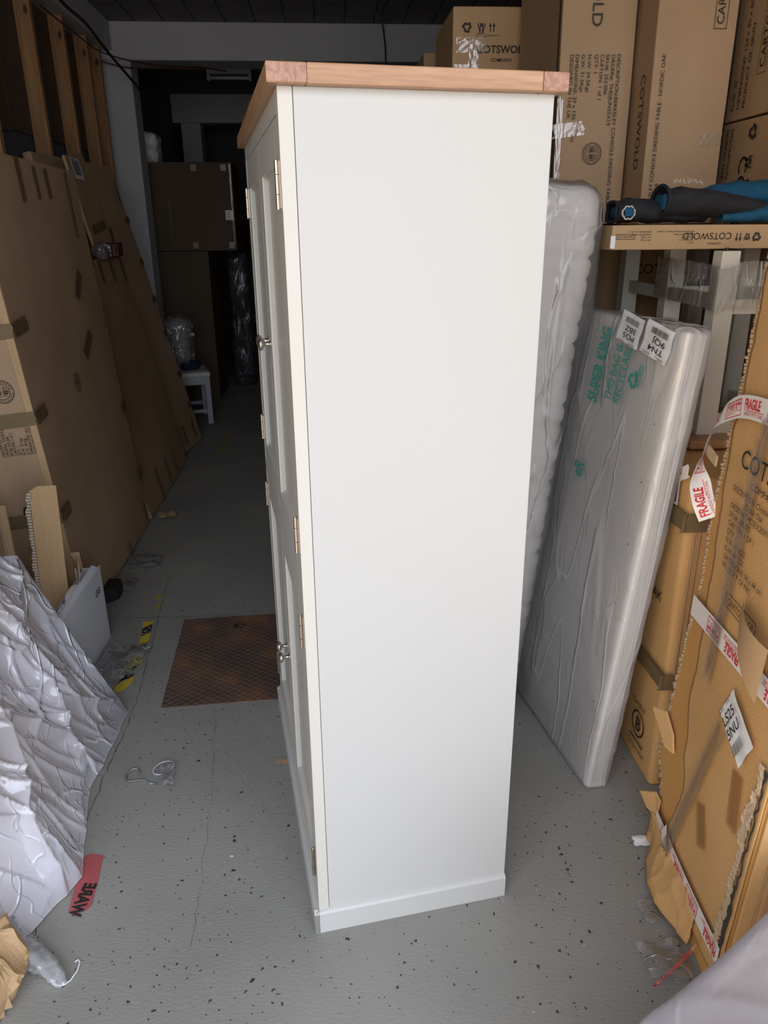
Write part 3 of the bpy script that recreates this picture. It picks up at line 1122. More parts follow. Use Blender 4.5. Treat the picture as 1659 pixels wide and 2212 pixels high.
def door(v0, v1, za, zb, knob_v, knob_z, hinge_v, hinges):
    d = MB()
    st = .062
    x0, x1 = .001, .021
    g = .0018
    v0, v1, za, zb = v0 + g, v1 - g, za + g, zb - g
    tr, br = .071, .062
    d.box(x0, x1, v0, v0 + st, za, zb)
    d.box(x0, x1, v1 - st, v1, za, zb)
    d.box(x0, x1, v0 + st, v1 - st, zb - tr, zb)
    d.box(x0, x1, v0 + st, v1 - st, za, za + br)
    o = d.build('door', 'white_paint_lit', cup, bevel=.0012)
    p = MB()
    a0, a1, c0, c1 = v0 + st, v1 - st, za + br, zb - tr
    w = .010
    xp = .0135
    # sloped moulding and flat panel
    p.face([V((xp, a0 + w, c0 + w)), V((xp, a1 - w, c0 + w)), V((xp, a1 - w, c1 - w)), V((xp, a0 + w, c1 - w))])
    for A, B in (((a0, c0), (a1, c0)), ((a1, c0), (a1, c1)), ((a1, c1), (a0, c1)), ((a0, c1), (a0, c0))):
        def inn(q):
            return V((xp, q[0] + (w if q[0] == a0 else -w), q[1] + (w if q[1] == c0 else -w)))
        p.face([V((x0 + .004, *A)), V((x0 + .004, *B)), inn(B), inn(A)])
    p.build('panel', 'white_paint_lit', o)
    k = MB()
    m = frame(V((x0, knob_v, knob_z)), V((-1, 0, 0)), V((0, 1, 0)), V((0, 0, -1)))
    k.lathe([(0, .0085), (.002, .0085), (.004, .0055), (.012, .0045), (.016, .0065), (.019, .0125), (.023, .0150), (.027, .0140), (.030, .009), (.031, .001)], 20, m)
    k.build('knob', 'nickel', o, smooth=True)
    for hz0, hz1 in hinges:
        h = MB()
        hv = hinge_v
        l_ = (hz1 - hz0)
        for s0, s1 in ((0, .30), (.315, .70), (.715, 1)):
            h.tube([V((-.004, hv, hz0 + l_ * s0)), V((-.004, hv, hz0 + l_ * s1))], .0042, 10)
        h.tube([V((-.004, hv, hz1)), V((-.004, hv, hz1 + .002))], [.003, .0015], 8)
        h.box(-.0012, .002, hv - .010, hv + .010, hz0 + .002, hz1 - .002)
        h.build('hinge', 'brass', o, smooth=False)
    return o


mid = WV / 2
UH = [(1.635, 1.712), (.996, 1.072)]
LH = [(.775, .853), (.146, .227)]
door(.040, mid, z2d, z3d, mid - .030, 1.352, .040, UH)
door(mid, WV - .040, z2d, z3d, mid + .030, 1.352, WV - .040, UH)
door(.040, mid, z0d, z1d, mid - .030, .500, .040, LH)
door(mid, WV - .040, z0d, z1d, mid + .030, .500, WV - .040, LH)
# plinth with a chamfered top, wraps three sides


def plinth_len(p0, p1, inward):
    d = (p1 - p0).normalized()
    prof = [(0, 0), (0, .058), (.004, .063), (.0095, .0665), (.012, .0665), (.012, 0)]
    A = [p0 + inward * a + V((0, 0, z)) + d * a * 0 for a, z in prof]
    Bp = [p1 + inward * a + V((0, 0, z)) for a, z in prof]
    return A, Bp


b = MB()
for p0, p1, inn in ((V((-.012, 0, 0)), V((.476, 0, 0)), V((0, 1, 0))), (V((-.012, WV, 0)), V((-.012, 0, 0)), V((1, 0, 0))), (V((.476, WV, 0)), V((-.012, WV, 0)), V((0, -1, 0)))):
    A, Bp = plinth_len(p0, p1, inn)
    va = [b.bm.verts.new(p) for p in A]
    vb = [b.bm.verts.new(p) for p in Bp]
    b.bm.faces.new(va)
    b.bm.faces.new(vb[::-1])
    for i in range(len(va)):
        j = (i + 1) % len(va)
        b.bm.faces.new((va[j], va[i], vb[i], vb[j]))
b.build('plinth', 'white_paint', cup)
# oak top: long boards with end grain showing at the corners
top = MB().box(.046, .444, -.014, WV + .012, HT, HT + .030).build('oak_top', 'oak_u', cup, bevel=.002)
MB().box(-.018, .046, -.014, WV + .012, HT, HT + .030).build('front_board', 'oak', top, bevel=.0025)
MB().box(.444, .490, -.014, WV + .012, HT, HT + .030).build('back_board', 'oak', top, bevel=.0025)
MB().box(-.0176, .0455, -.0146, -.0135, HT + .002, HT + .028).build('end_grain', 'oak_end', top)
MB().box(.4445, .4896, -.0146, -.0135, HT + .002, HT + .028).build('end_grain', 'oak_end', top)


# ------------------------------------------------------------------ cartons
def carton(name, label, m, dims, mat='card', group=None, dent=.0025, r=.004, seams=None, n=(6, 8, 10)):
    t = thing(name, label, 'cardboard box', m, group)
    o = MB().slab(dims, r, n, dents(dent, 2.6, random.uniform(0, 50))).build('carton_body', mat, t, smooth=False)
    return t


def mat_strip(t, name, mat, pts, off=0):
    b = MB()
    b.face(pts)
    return b.build(name, mat, t, recalc=False)


def tape_piece(t, sh, a, b_, w, l, ang=0.0, mat='tape', n=6, seed=0, lift=.0015):
    """a strip of tape with slightly ragged ends lying on a sheet"""
    q = sh.turned(a, b_, ang)
    rnd = random.Random(seed)
    mb = MB()

    def fn(u, v):
        x = -l / 2 + l * u
        if u in (0, 1):
            x += rnd.uniform(-.006, .006)
        return q(x, -w / 2 + w * v, lift + abs(math.sin(u * 9 + v * 4 + seed)) * .0012)
    mb.grid(fn, n, 4)
    return mb.build('tape', mat, t, recalc=False)


def print_on(t, mb, mat='ink'):
    return mb.build('printing', mat, t, recalc=False)


# --- left: large flat carton leaning on the studs
m1 = leaning((-1.074, 2.945, .012), (0, 1, 0), .0843, -1)
T = .27
c1 = thing('furniture_carton', 'largest flat brown carton leaning on the left wall, oval stamp on its broad face', 'cardboard box', m1)
mb = MB().slab((T, 1.215, 1.885), .006, (5, 16, 20), dents(.006, 1.6, 3.0))
for v in mb.bm.verts:
    v.co.x -= T
mb.build('carton_body', 'card', c1)
sh = Sheet((.0045, 0, 0), (0, 1, 0), (0, 0, 1), .003)
P = MB()
st = Sheet((.0075, 0, 0), (0, 1, 0), (0, 0, 1), .0)
for i in range(1):
    P.stamp(st.turned(.545, .955, 0), 0, 0, .042)
shn = Sheet((0, 0, 0), (1, 0, 0), (0, 0, 1), .0045)     # near end face, right = toward the broad face
lines = ['DESCRIPTION: BERKELEY', 'ORDER#: THDJUL25X19', 'SKU#: 252.005', 'CARTON: 1 of 2', 'QTY: 1', 'N.W: 35 Kgs', 'G.W: 49 Kgs', 'DIMENSIONS: 18.5 x 201 cm', 'DESIGNED IN THE UK']
for k, s in enumerate(lines):
    q = shn.turned(-.150 + k * .0160, .775, math.pi / 2)
    P.text(q, 0, 0, s, .0120, .78)
P.stamp(shn, -.095, 1.03, .045)
q = shn.turned(-.095, .12, math.pi / 2)
P.text(q, 0, 0, 'COTSWOLD', .05, 1.1)
print_on(c1, P)
for (a, bz, l, w, an, sd) in ((.80, 1.09, .17, .055, .55, 1), (.86, 1.36, .16, .055, .75, 2), (1.16, .70, .09, .06, .25, 3), (1.19, .31, .07, .07, .5, 4),
                              (1.03, 1.72, .30, .022, 1.5, 5), (.76, 1.80, .12, .035, 1.55, 6), (.62, 1.80, .13, .03, 1.55, 7), (.44, 1.80, .17, .04, 1.5, 8), (1.12, .10, .12, .03, 1.55, 9), (.72, .03, .08, .03, 1.5, 10)):
    tape_piece(c1, sh, a, bz, w, l, an, 'tape', seed=sd, lift=.004)
for k, (z, l) in enumerate(((1.250, .14), (.915, .11), (.50, .10))):     # bands round the near corner
    tape_piece(c1, sh, l / 2 - .01, z + .01, .055, l, .12, 'tape', seed=20 + k, lift=.005)
    tape_piece(c1, shn, -.13, z, .055, .27, .02, 'tape_olive', seed=30 + k, lift=.003)
tape_piece(c1, shn, -.012, .9, .028, 1.7, math.pi / 2, 'card_tan', seed=41, lift=.002)
c1['label'] = c1['label']

# --- short thin carton in the row
m2 = leaning((-1.078, 4.215, .008), (0, 1, 0), .2, -1)
c2 = thing('furniture_carton', 'shorter flat carton behind the largest one, a small red pack on its top edge', 'cardboard box', m2)
mb = MB().slab((.036, 1.20, 1.475), .005, (2, 14, 16), dents(.005, 1.8, 8.0))
for v in mb.bm.verts:
    v.co.x -= .036
mb.build('carton_body', 'card', c2)
sh2 = Sheet((.004, 0, 0), (0, 1, 0), (0, 0, 1), .002)
for (a, bz, l, w, an, sd) in ((.62, 1.40, .13, .03, 1.5, 1), (.86, 1.40, .14, .03, 1.55, 2), (1.12, 1.39, .15, .035, 1.5, 3), (.35, .10, .20, .03, 1.55, 4), (.62, .11, .18, .025, 1.5, 5), (.85, .10, .14, .025, 1.5, 6)):
    tape_piece(c2, sh2, a, bz, w, l, an, 'tape', seed=sd, lift=.004)

# --- light carton with barcode
m4 = leaning((-1.116, 5.02, .008), (0, 1, 0), .2, -1)
c4 = thing('furniture_carton', 'tall tan carton sheet with a barcode label at its upper corner', 'cardboard box', m4)
mb = MB().slab((.016, .41, 2.12), .004, (2, 6, 22), dents(.003, 2, 14.0))
for v in mb.bm.verts:
    v.co.x -= .016
    if v.co.y > .3 and v.co.z > 1.3:
        v.co.y += .05 * math.sin((v.co.z - 1.3) / .8 * math.pi)
    if v.co.z > 2.0:
        v.co.z -= .05 * (1 - v.co.y / .41)
mb.build('carton_body', 'card_tan', c4)
sh4 = Sheet((.004, 0, 0), (0, 1, 0), (0, 0, 1), .003)
lb = MB().rect(sh4, .05, 1.94, .20, .125).build('label', 'label', c4, recalc=False)
pb = MB()
bs = Sheet((.0052, 0, 0), (0, 1, 0), (0, 0, 1), .003).turned(.07, 2.05, -math.pi / 2)
pb.barcode(bs, 0, .01, .085, .135, 4)
pb.small_lines(Sheet((.0052, 0, 0), (0, 1, 0), (0, 0, 1), .003), .08, 2.055, .10, 1, .01, .004)
pb.build('barcode', 'ink', lb, recalc=False)
tape_piece(c4, sh4, .22, 1.66, .05, .30, .12, 'tape_olive', seed=4, lift=.003)

# --- far tall dark carton
e3 = V((.165, 1.14, 0)).normalized()
m3 = leaning((-1.222, 4.9, .012), e3, .235, -1)
c3 = thing('furniture_carton', 'tall dark carton, furthest of the leaning row, in front of the pier', 'cardboard box', m3)
mb = MB().slab((.05, 1.152, 2.10), .005, (2, 14, 18), dents(.005, 1.7, 21.0))
for v in mb.bm.verts:
    v.co.x -= .05
mb.build('carton_body', 'card', c3)
sh3 = Sheet((.004, 0, 0), (0, 1, 0), (0, 0, 1), .002)
for (a, bz, l, w, an, sd) in ((.72, 1.62, .10, .06, 1.2, 1), (1.11, 1.72, .07, .05, .3, 2), (1.11, 1.42, .07, .05, .3, 3), (1.11, 1.14, .07, .05, .3, 4), (1.11, .88, .08, .05, .3, 5), (1.11, .55, .08, .05, .2, 6),
                              (1.11, .3, .07, .05, .2, 7), (1.02, .12, .15, .025, 1.5, 8), (.80, .12, .15, .025, 1.5, 9), (1.10, 1.9, .14, .02, 1.3, 10)):
    tape_piece(c3, sh3, a, bz, w, l, an, 'tape', seed=sd, lift=.004)

# red snack pack and clear bag on the short carton
pk = thing('snack_pack', 'small maroon and beige box lying on the short leaning carton', 'box', V((-1.405, 5.28, 1.456)) if False else Matrix.Translation((-1.392, 5.02, 1.455)) @ Matrix.Rotation(.06, 4, 'Z'))
MB().slab((.07, .36, .085), .006, (3, 5, 3), dents(.002, 8)).build('box', 'maroon', pk)
s_ = Sheet((.072, 0, 0), (0, 1, 0), (0, 0, 1), .001)
pp = MB().rect(s_, .01, .008, .17, .07).build('printed_panel', 'beige', pk, recalc=False)
MB().ring(Sheet((.0735, 0, 0), (0, 1, 0), (0, 0, 1), .001), .10, .043, .028, .007, 16).ring(Sheet((.0735, 0, 0), (0, 1, 0), (0, 0, 1), .001), .10, .043, .015, .008, 12).build('emblem', 'maroon', pp, recalc=False)
mb = MB().slab((.07, .20, .085), .035, (6, 10, 6), lambda p, n: n * (creases(p, 18) * .02 - .004))
o = mb.build('clear_bag', 'film_clear', None, smooth=True)
o.location = (-1.385, 4.80, 1.455)
tag(o, 'crumpled clear bag beside the maroon snack pack', 'plastic bag')
bt = thing('red_bottle', 'narrow red, white and black container wedged behind the largest carton', 'bottle', Matrix.Translation((-1.40, 4.66, 1.40)) @ Matrix.Rotation(-.2, 4, 'Y'))
MB().slab((.05, .07, .12), .02, (3, 3, 4)).build('bottle_body', 'black', bt, smooth=True)
mb = MB().slab((.056, .076, .16), .02, (3, 3, 4))
o = mb.build('sleeve', 'redink', bt, smooth=True)
o.location = (-.003, -.003, .11)
# black foot under the big carton
o = MB().prism([V((-1.075, 3.13, 0)), V((-1.01, 3.19, 0)), V((-1.012, 3.29, 0)), V((-1.10, 3.30, 0))], (-.01, 0, .06)).build('rubber_wedge', 'black', bevel=.003)
tag(o, 'black wedge block under the bottom edge of the largest leaning carton', 'wedge')

# ------------------------------------------------------------------ left foreground clutter
# white shrink-wrapped open box
wb = thing('white_box', 'torn white shrink-wrapped box standing open beside the plastic heap', 'box', Matrix.Translation((-1.062, 2.36, 0)) @ Matrix.Diagonal((.6, 1, 1, 1)))
t_ = .006
b = MB()
b.box(.17 - t_, .17, 0, .49, .004, .33)
b.box(0, t_, 0, .49, .004, .27)
b.box(0, .17, 0, t_, .004, .33)
b.box(0, .17, .49 - t_, .49, .004, .32)
b.box(0, .17, 0, .49, .0, .006)
b.build('box_body', 'wrapped_white', wb, bevel=.0015)
b = MB()
b.prism([V((.165, .01, .325)), V((.165, .48, .318)), V((.125, .47, .335)), V((.10, .36, .33)), V((.13, .28, .335)), V((.115, .16, .33)), V((.14, .05, .335))], (0, 0, .004))
b.build('top_flap', 'wrapped_white', wb)
b = MB()
b.prism([V((.125, .31, .325)), V((.07, .38, .325)), V((.055, .42, .385)), V((.085, .39, .425)), V((.12, .34, .40)), V((.135, .30, .36))], (.003, .003, .002))
b.prism([V((.09, .42, .33)), V((.02, .47, .32)), V((.0, .46, .40)), V((.07, .44, .41))], (.004, .002, .002))
b.build('torn_flap', 'card', wb)
o = MB().slab((.09, .12, .07), .03, (5, 6, 4), dents(.006, 12)).build('packing_foam', 'polystyrene', wb, smooth=True)
o.location = (.03, .26, .24)
o = MB().slab((.05, .06, .04), .01, (3, 3, 3), dents(.005, 14)).build('packing_foam', 'polystyrene', wb)
o.location = (.05, .16, .26)
sw = Sheet((.17, 0, 0), (0, 1, 0), (0, 0, 1), .0015)
P = MB()
for y, s in ((.40, .016), (.43, .014)):
    P.ring(sw, y, .245, s, .004, 18).rect(sw, y - .002, .238, .004, .014)
P.build('printing', 'ink', wb, recalc=False)

# cardboard edge protectors and boards propped between the box and the cartons


def board(label, name, pts, th_, mat, parent=None, bev=.0015):
    o = MB().prism([V(p) for p in pts], th_).build(name, mat, parent, bevel=bev)
    if parent is None:
        tag(o, label, 'cardboard strip', 'cardboard strips propped by the left wall')
    return o


an = thing('cardboard_angle', 'wide torn cardboard angle with a honeycomb edge, propped in front of the leaning cartons', 'cardboard strip', None, 'cardboard strips propped by the left wall')
MB().prism([V((-1.165, 2.70, 0)), V((-1.115, 2.70, 0)), V((-1.093, 2.70, .725)), V((-1.125, 2.70, .705))], (0, .006, 0)).build('front_face', 'card_tan', an, bevel=.001)
MB().prism([V((-1.115, 2.70, 0)), V((-1.075, 2.735, 0)), V((-1.040, 2.735, .715)), V((-1.093, 2.70, .725))], (.004, 0, 0)).build('side_face', 'card_tan', an, bevel=.001)
hc = MB()
jx = jag(60, .004, 4)
for k in range(60):
    z = .70 - k * .0118
    x = -1.128 - .012 * min(1, k / 6) - .00062 * k
    hc.box(x - .003 + jx[k], x + .013, 2.694 + jx[(k * 7) % 60] * .6, 2.722, z - .0085, z)
hc.build('honeycomb_edge', 'honeycomb', an)
an2 = thing('cardboard_angle', 'shorter honeycomb-edged cardboard offcut left of the wide angle', 'cardboard strip', None, 'cardboard strips propped by the left wall')
MB().prism([V((-1.205, 2.66, 0)), V((-1.17, 2.66, 0)), V((-1.165, 2.66, .38)), V((-1.18, 2.66, .405)), V((-1.195, 2.66, .37))], (0, .006, 0)).build('front_face', 'card_tan', an2)
hc = MB()
for k in range(28):
    z = .37 - k * .0118
    hc.box(-1.208 + jx[k] * .6, -1.185, 2.650, 2.668, z - .0085, z)
hc.build('honeycomb_edge', 'honeycomb', an2)
ba = thing('wooden_batten', 'slim pale batten with a ridge, propped left of the cardboard angles', 'batten', None)
MB().box(-1.245, -1.212, 2.68, 2.692, 0, .66).build('batten_face', 'card_tan', ba, bevel=.001)
MB().box(-1.231, -1.227, 2.676, 2.681, 0, .66).build('ridge', 'honeycomb', ba)
tag(MB().prism([V((-1.33, 2.50, 0)), V((-1.19, 2.53, 0)), V((-1.25, 2.53, .62)), V((-1.36, 2.50, .74))], (0, .012, 0)).build('cardboard_sheet', 'card_tan'), 'plain cardboard sheet propped at the left edge behind the plastic heap', 'cardboard strip', 'cardboard strips propped by the left wall')
tag(MB().prism([V((-1.36, 2.83, 0)), V((-1.25, 2.85, 0)), V((-1.33, 2.85, .62)), V((-1.42, 2.83, .80))], (0, .012, 0)).build('cardboard_sheet', 'card'), 'narrow dark cardboard sheet between the batten and the largest carton', 'cardboard strip', 'cardboard strips propped by the left wall')

# heap of milky plastic dust sheet over flattened cartons
hp = thing('plastic_sheet_heap', 'big heap of crumpled milky plastic sheeting over flattened cardboard at lower left', 'plastic sheeting', Matrix.Translation((0, 0, 0)))


def base_x(y):
    pts = [(1.30, -.90), (1.385, -.775), (1.56, -.70), (1.75, -.745), (1.90, -.775), (2.0, -.765), (2.15, -.752), (2.29, -.752), (2.36, -.80)]
    for (a, xa), (b_, xb) in zip(pts, pts[1:]):
        if a <= y <= b_:
            t = (y - a) / (b_ - a)
            return xa + (xb - xa) * t
    return -.9 if y < 1.3 else -.8


def heap_pt(u, v):
    # u along the heap (near -> far), v up the slope then down the back
    y = 1.36 + .94 * u
    H = .60 + .25 * math.sin(math.pi * min(1, max(0, (u - .10) * 1.0))) + .0
    Htop = (.30 + 1.35 * u if u < .38 else .81 - .16 * (u - .38)) if u < .75 else .75 - (u - .75) * .55
    bx = base_x(y)
    s = v * 1.25
    if s <= 1:
        z = Htop * s
        x = bx - .44 * (Htop * s) - .05 * math.sin(math.pi * s) * 0 + .0
    else:
        q_ = (s - 1) / .25
        z = Htop - .10 * q_
        x = bx - .44 * Htop - .34 * q_
    p = V((x, y, z))
    n = V((.91, -.12, .40))
    c = creases((p.x, p.y * 1.2, p.z * .5), 3.1, 2) * .080 + creases((p.x, p.y * 1.3 + p.z * .4, p.z * .4), 7.5, 7) * .026 + noise.noise(p * 2.6) * .03
    k = min(1, s * 5 + .15)
    e = min(1, u * 7 + .12, (1 - u) * 10 + .1)
    p = p + n * (c - .045) * k * e
    if p.z < .003:
        p.z = .003 + .002 * (noise.noise(p * 20) + 1)
    return p


mb = MB()
mb.grid(heap_pt, 230, 190)
# near end closes back toward the wall
mb.grid(lambda u, v: (lambda p: V((p.x - u * .45, p.y - .02 * math.sin(u * 3) - .015 + .10 * u + .02 * creases(p + V((u, 0, 0)), 8), max(.003, p.z * (1 + .1 * u)))))(heap_pt(0, v * .8)), 24, 60)
mb.build('plastic_sheet', 'film_heap', hp, smooth=True)
inner = MB()
inner.prism([V((-.845, 1.50, .004)), V((-.80, 2.262, .004)), V((-1.085, 2.275, .57)), V((-1.15, 1.65, .58)), V((-1.0, 1.50, .30))], (-.03, 0, -.012))
inner.build('folded_carton', 'card_warm', hp, bevel=.002)
inner = MB()
inner.box(-1.05, -.815, 1.395, 1.425, .004, .085, None)
inner.build('carton_offcut', 'card_warm', hp, bevel=.003)
# bulging bag end on top of the heap
bg = MB().slab((.26, .34, .30), .10, (12, 14, 14), lambda p, n: n * (creases(p, 7, 3) * .05 + noise.noise(p * 6) * .03 - .02))
o = bg.build('plastic_bag', 'film_heap', None, smooth=True)
o.matrix_world = Matrix.Translation((-1.295, 1.98, .60)) @ Matrix.Rotation(-.5, 4, 'Y')
tag(o, 'puffed milky plastic bag end slumped on top of the sheeting heap', 'plastic bag')

# kraft paper at the very corner
kp = MB().slab((.24, .22, .13), .05, (12, 12, 8), lambda p, n: n * (creases(p, 9, 5) * .035 + noise.noise(p * 9) * .03 - .01))
o = kp.build('kraft_paper', 'kraft_paper', None, smooth=False)
o.location = (-1.00, 1.13, 0)
tag(o, 'crumpled brown kraft paper at the lower left corner of the photo', 'packing paper')
kp = MB().slab((.18, .16, .07), .03, (10, 10, 6), lambda p, n: n * (creases(p, 12, 9) * .03 - .005))
o = kp.build('kraft_paper', 'kraft_paper', None, smooth=False)
o.location = (-1.03, 1.375, 0)
tag(o, 'small brown paper wad between the film twist and the plastic heap', 'packing paper')
# twisted film rope with a curled end
tw = thing('film_twist', 'twisted rope of clear stretch film pointing across the floor at lower left', 'plastic film', None)
mb = MB()
path = [V((-.90, 1.43, .045)), V((-.83, 1.378, .04)), V((-.79, 1.35, .038)), V((-.746, 1.32, .034)), V((-.70, 1.288, .027)), V((-.665, 1.262, .017)), V((-.645, 1.247, .008))]
ns, seg = 60, 14
rings = []
for i in range(ns + 1):
    t = i / ns * (len(path) - 1)
    k = min(int(t), len(path) - 2)
    c = path[k].lerp(path[k + 1], t - k)
    d = (path[k + 1] - path[k]).normalized()
    s = d.cross(V((0, 0, 1))).normalized()
    uu = s.cross(d)
    R0 = .034 * (1 - i / ns) ** .6 + .006
    if i < 12:
        R0 *= .55 + .45 * i / 12
    ring = []
    for j in range(seg):
        a = 2 * math.pi * j / seg + i * .09
        rr = R0 * (1 + .28 * math.sin(3 * a + i * .12) + .18 * noise.noise(V((j * 1.3, i * .35, 0))))
        ring.append(mb.bm.verts.new(c + s * math.cos(a) * rr * 1.0 + uu * math.sin(a) * rr * .8))
    rings.append(ring)
for A, B in zip(rings, rings[1:]):
    for j in range(seg):
        mb.bm.faces.new((A[j], A[(j + 1) % seg], B[(j + 1) % seg], B[j]))
for v in mb.bm.verts:
    v.co.z = max(v.co.z, .002)
mb.build('twisted_film', 'film_rope', tw, smooth=True)
MB().tube([V((-.648, 1.249, .006)), V((-.636, 1.262, .004)), V((-.628, 1.285, .003)), V((-.628, 1.308, .003)), V((-.634, 1.315, .003)), V((-.640, 1.309, .003))], .0016, 6).build('curled_tail', 'polystyrene', tw, smooth=True)


# ------------------------------------------------------------------ floor marks and litter
def flat(label, cat, name, pts, mat, z=.0012, th_=.0008, group=None, bow=0):
    o = MB().prism([V((p[0], p[1], z)) for p in pts], (0, 0, th_)).build(name, mat)
    return tag(o, label, cat, group)


flat('long worn piece of yellow and black hazard tape furthest from the camera', 'floor tape', 'hazard_tape',
     [(-.850, 2.953), (-.842, 2.968), (-.826, 2.958), (-.806, 2.966), (-.800, 2.90), (-.790, 2.80), (-.784, 2.752), (-.800, 2.742), (-.815, 2.700), (-.835, 2.690), (-.851, 2.739), (-.826, 2.76), (-.834, 2.86)], 'hazard', group='hazard tape pieces')
flat('middle worn piece of yellow and black hazard tape on the floor', 'floor tape', 'hazard_tape',
     [(-.830, 2.675), (-.792, 2.680), (-.785, 2.63), (-.795, 2.575), (-.82, 2.560), (-.842, 2.545), (-.848, 2.60)], 'hazard', group='hazard tape pieces')
flat('nearest worn piece of yellow and black hazard tape on the floor', 'floor tape', 'hazard_tape',
     [(-.825, 2.535), (-.790, 2.540), (-.786, 2.49), (-.800, 2.44), (-.815, 2.425), (-.838, 2.420), (-.845, 2.455), (-.833, 2.50)], 'hazard', group='hazard tape pieces')
M['yellow'] = simple('yellow_tape_remnant', (0.40, 0.30, 0.05), 0.7, var=.3, vscale=60)
flat('small yellow tape remnant, wide flake beyond the hazard tape', 'floor tape', 'tape_remnant', [(-.855, 3.19), (-.835, 3.215), (-.812, 3.205), (-.82, 3.185), (-.845, 3.17)], 'yellow')
flat('small yellow tape remnant, thin flake just in front of the wide one', 'floor tape', 'tape_remnant', [(-.828, 3.06), (-.812, 3.09), (-.808, 3.15), (-.818, 3.16), (-.822, 3.11), (-.832, 3.08)], 'yellow')
for k, (x, y, lab) in enumerate(((-.86, 5.75, 'dull yellow tape flake near the chair leg, nearest the floor joint'), (-.87, 6.0, 'dull yellow tape flake in the dark, just beyond the floor joint'), (-.87, 6.22, 'dull yellow tape flake in the dark, closest to the chair'))):
    flat(lab, 'floor tape', 'tape_remnant', [(x - .03, y - .04), (x + .02, y - .05), (x + .04, y + .03), (x - .01, y + .06)], 'yellow')

rt = thing('red_tape', 'torn strip of red printed tape stuck to the floor beside the plastic heap', 'floor tape', None)
MB().prism([V((-.713, 1.630, .001)), V((-.700, 1.640, .001)), V((-.662, 1.632, .001)), V((-.653, 1.55, .001)), V((-.648, 1.47, .001)), V((-.656, 1.455, .001)), V((-.668, 1.452, .001)), V((-.680, 1.437, .001)), V((-.700, 1.457, .001)), V((-.708, 1.54, .001))], (0, 0, .001)).build('tape_strip', 'red_tape', rt)
P = MB()
P.text(Sheet((-.696, 1.440, .0024), V((.13, 1, 0)), V((1, -.13, 0)), -.0004), 0, 0, 'WARE', .031, .80, bold=.05)
P.build('printing', 'ink', rt, recalc=False)


def scrap(label, cat, name, mat, c, size, seed, flatness=.3, nn=18, rot=0.0):
    """crumpled scrap sheet with real relief"""
    mb = MB()

    def fn(u, v):
        a, b_ = u - .5, v - .5
        k = 1 + .35 * noise.noise(V((seed, math.atan2(b_, a) * 1.3, 1)))
        p = V((a * size[0] * k, b_ * size[1] * k, 0))
        p = Matrix.Rotation(rot, 3, 'Z') @ p
        z = (creases(p * 1.0, 14, seed) * .6 + .25 * (noise.noise(p * 22 + V((seed, 0, 0))) + 1)) * size[2]
        edge = max(abs(a), abs(b_)) * 2
        return V((c[0] + p.x, c[1] + p.y, .002 + max(0, z) * (1 - flatness * edge)))
    mb.grid(fn, nn, nn)
    return tag(mb.build(name, mat, None, smooth=True, recalc=False), label, cat)


scrap('thin clear plastic scrap spread beside the yellow and black tape', 'plastic film', 'plastic_scrap', 'film_clear', (-.885, 2.56), (.16, .36, .05), 3, rot=-.25)
scrap('small clear plastic scrap at the foot of the largest leaning carton', 'plastic film', 'plastic_scrap', 'film_clear', (-.985, 3.60), (.16, .17, .035), 6)
scrap('wisp of clear plastic hanging by the black wedge', 'plastic film', 'plastic_scrap', 'film_clear', (-1.00, 3.33), (.06, .16, .03), 9)
scrap('small torn brown and white paper scrap by the second leaning carton', 'paper scrap', 'paper_scrap', 'kraft_paper', (-1.00, 4.27), (.11, .09, .025), 12, nn=8)
scrap('white tissue scrap at the far bottom corner of the torn carton', 'paper scrap', 'paper_scrap', 'polystyrene', (.822, 1.555), (.04, .035, .015), 13, nn=8)
scrap('clear film scrap poking out under the torn carton', 'plastic film', 'plastic_scrap', 'film_clear', (.755, 1.33), (.05, .06, .02), 15, nn=12)
scrap('curved clear film strip lying beside the torn carton base', 'plastic film', 'plastic_scrap', 'film_clear', (.735, 1.20), (.10, .09, .03), 17, nn=14)
# looped clear strap piece in the middle of the floor
ls = thing('plastic_loop', 'looped clear plastic strap scrap on the open floor, left of the cupboard', 'plastic film', None)
MB().tube([V((-.655 + .02 * math.cos(t) - .0, 1.945 + .03 * math.sin(t), .010)) for t in [k * .5 for k in range(10)]] + [V((-.62, 1.925, .006)), V((-.60, 1.91, .004)), V((-.575, 1.905, .004))], .0035, 6).build('curl', 'film_clear', ls, smooth=True)
mb = MB()
mb.tube([V((-.566 + .030 * math.cos(t), 1.968 + .022 * math.sin(t) + .01 * math.cos(t), .012 + .006 * math.sin(t))) for t in [2 * math.pi * k / 22 for k in range(23)]], .0026, 6)
mb.build('loop', 'film_heap', ls, smooth=True)
mb = MB()
mb.grid(lambda u, v: V((-.535 - .045 * u * (1 - .2 * v) + .015 * v, 1.985 - .10 * v, .004 + .018 * abs(noise.noise(V((u * 5, v * 6, 2)))) + .010 * (1 - v))), 12, 14)
mb.build('torn_end', 'film_clear', ls, smooth=True, recalc=False)
# tiny bits
for k, (x, y, c, lab, s) in enumerate(((-.30, 1.55, 'black', 'tiny black fleck on the open floor left of the cupboard base', .006), (-.31, 1.60, 'label', 'tiny white paper fleck on the open floor left of the cupboard base', .005),
                                       (-.19, 1.98, 'card', 'thin brown splinter sticking out from under the cupboard', .03), (-.80, 1.25, 'label', 'small white chip near the kraft paper', .009),
                                       (-.625, 1.72, 'card', 'small tan paint fleck near the red tape', .007))):
    flat(lab, 'debris', 'floor_fleck', [(x - s, y - s * .3), (x + s, y - s * .4), (x + s * .9, y + s * .2), (x - s * .6, y + s * .5)], c)

# ------------------------------------------------------------------ right side: mattresses
e2 = V((-.15, .989, 0)).normalized()
mm2 = leaning((.741, 1.774, .006), e2, .1030, 1)
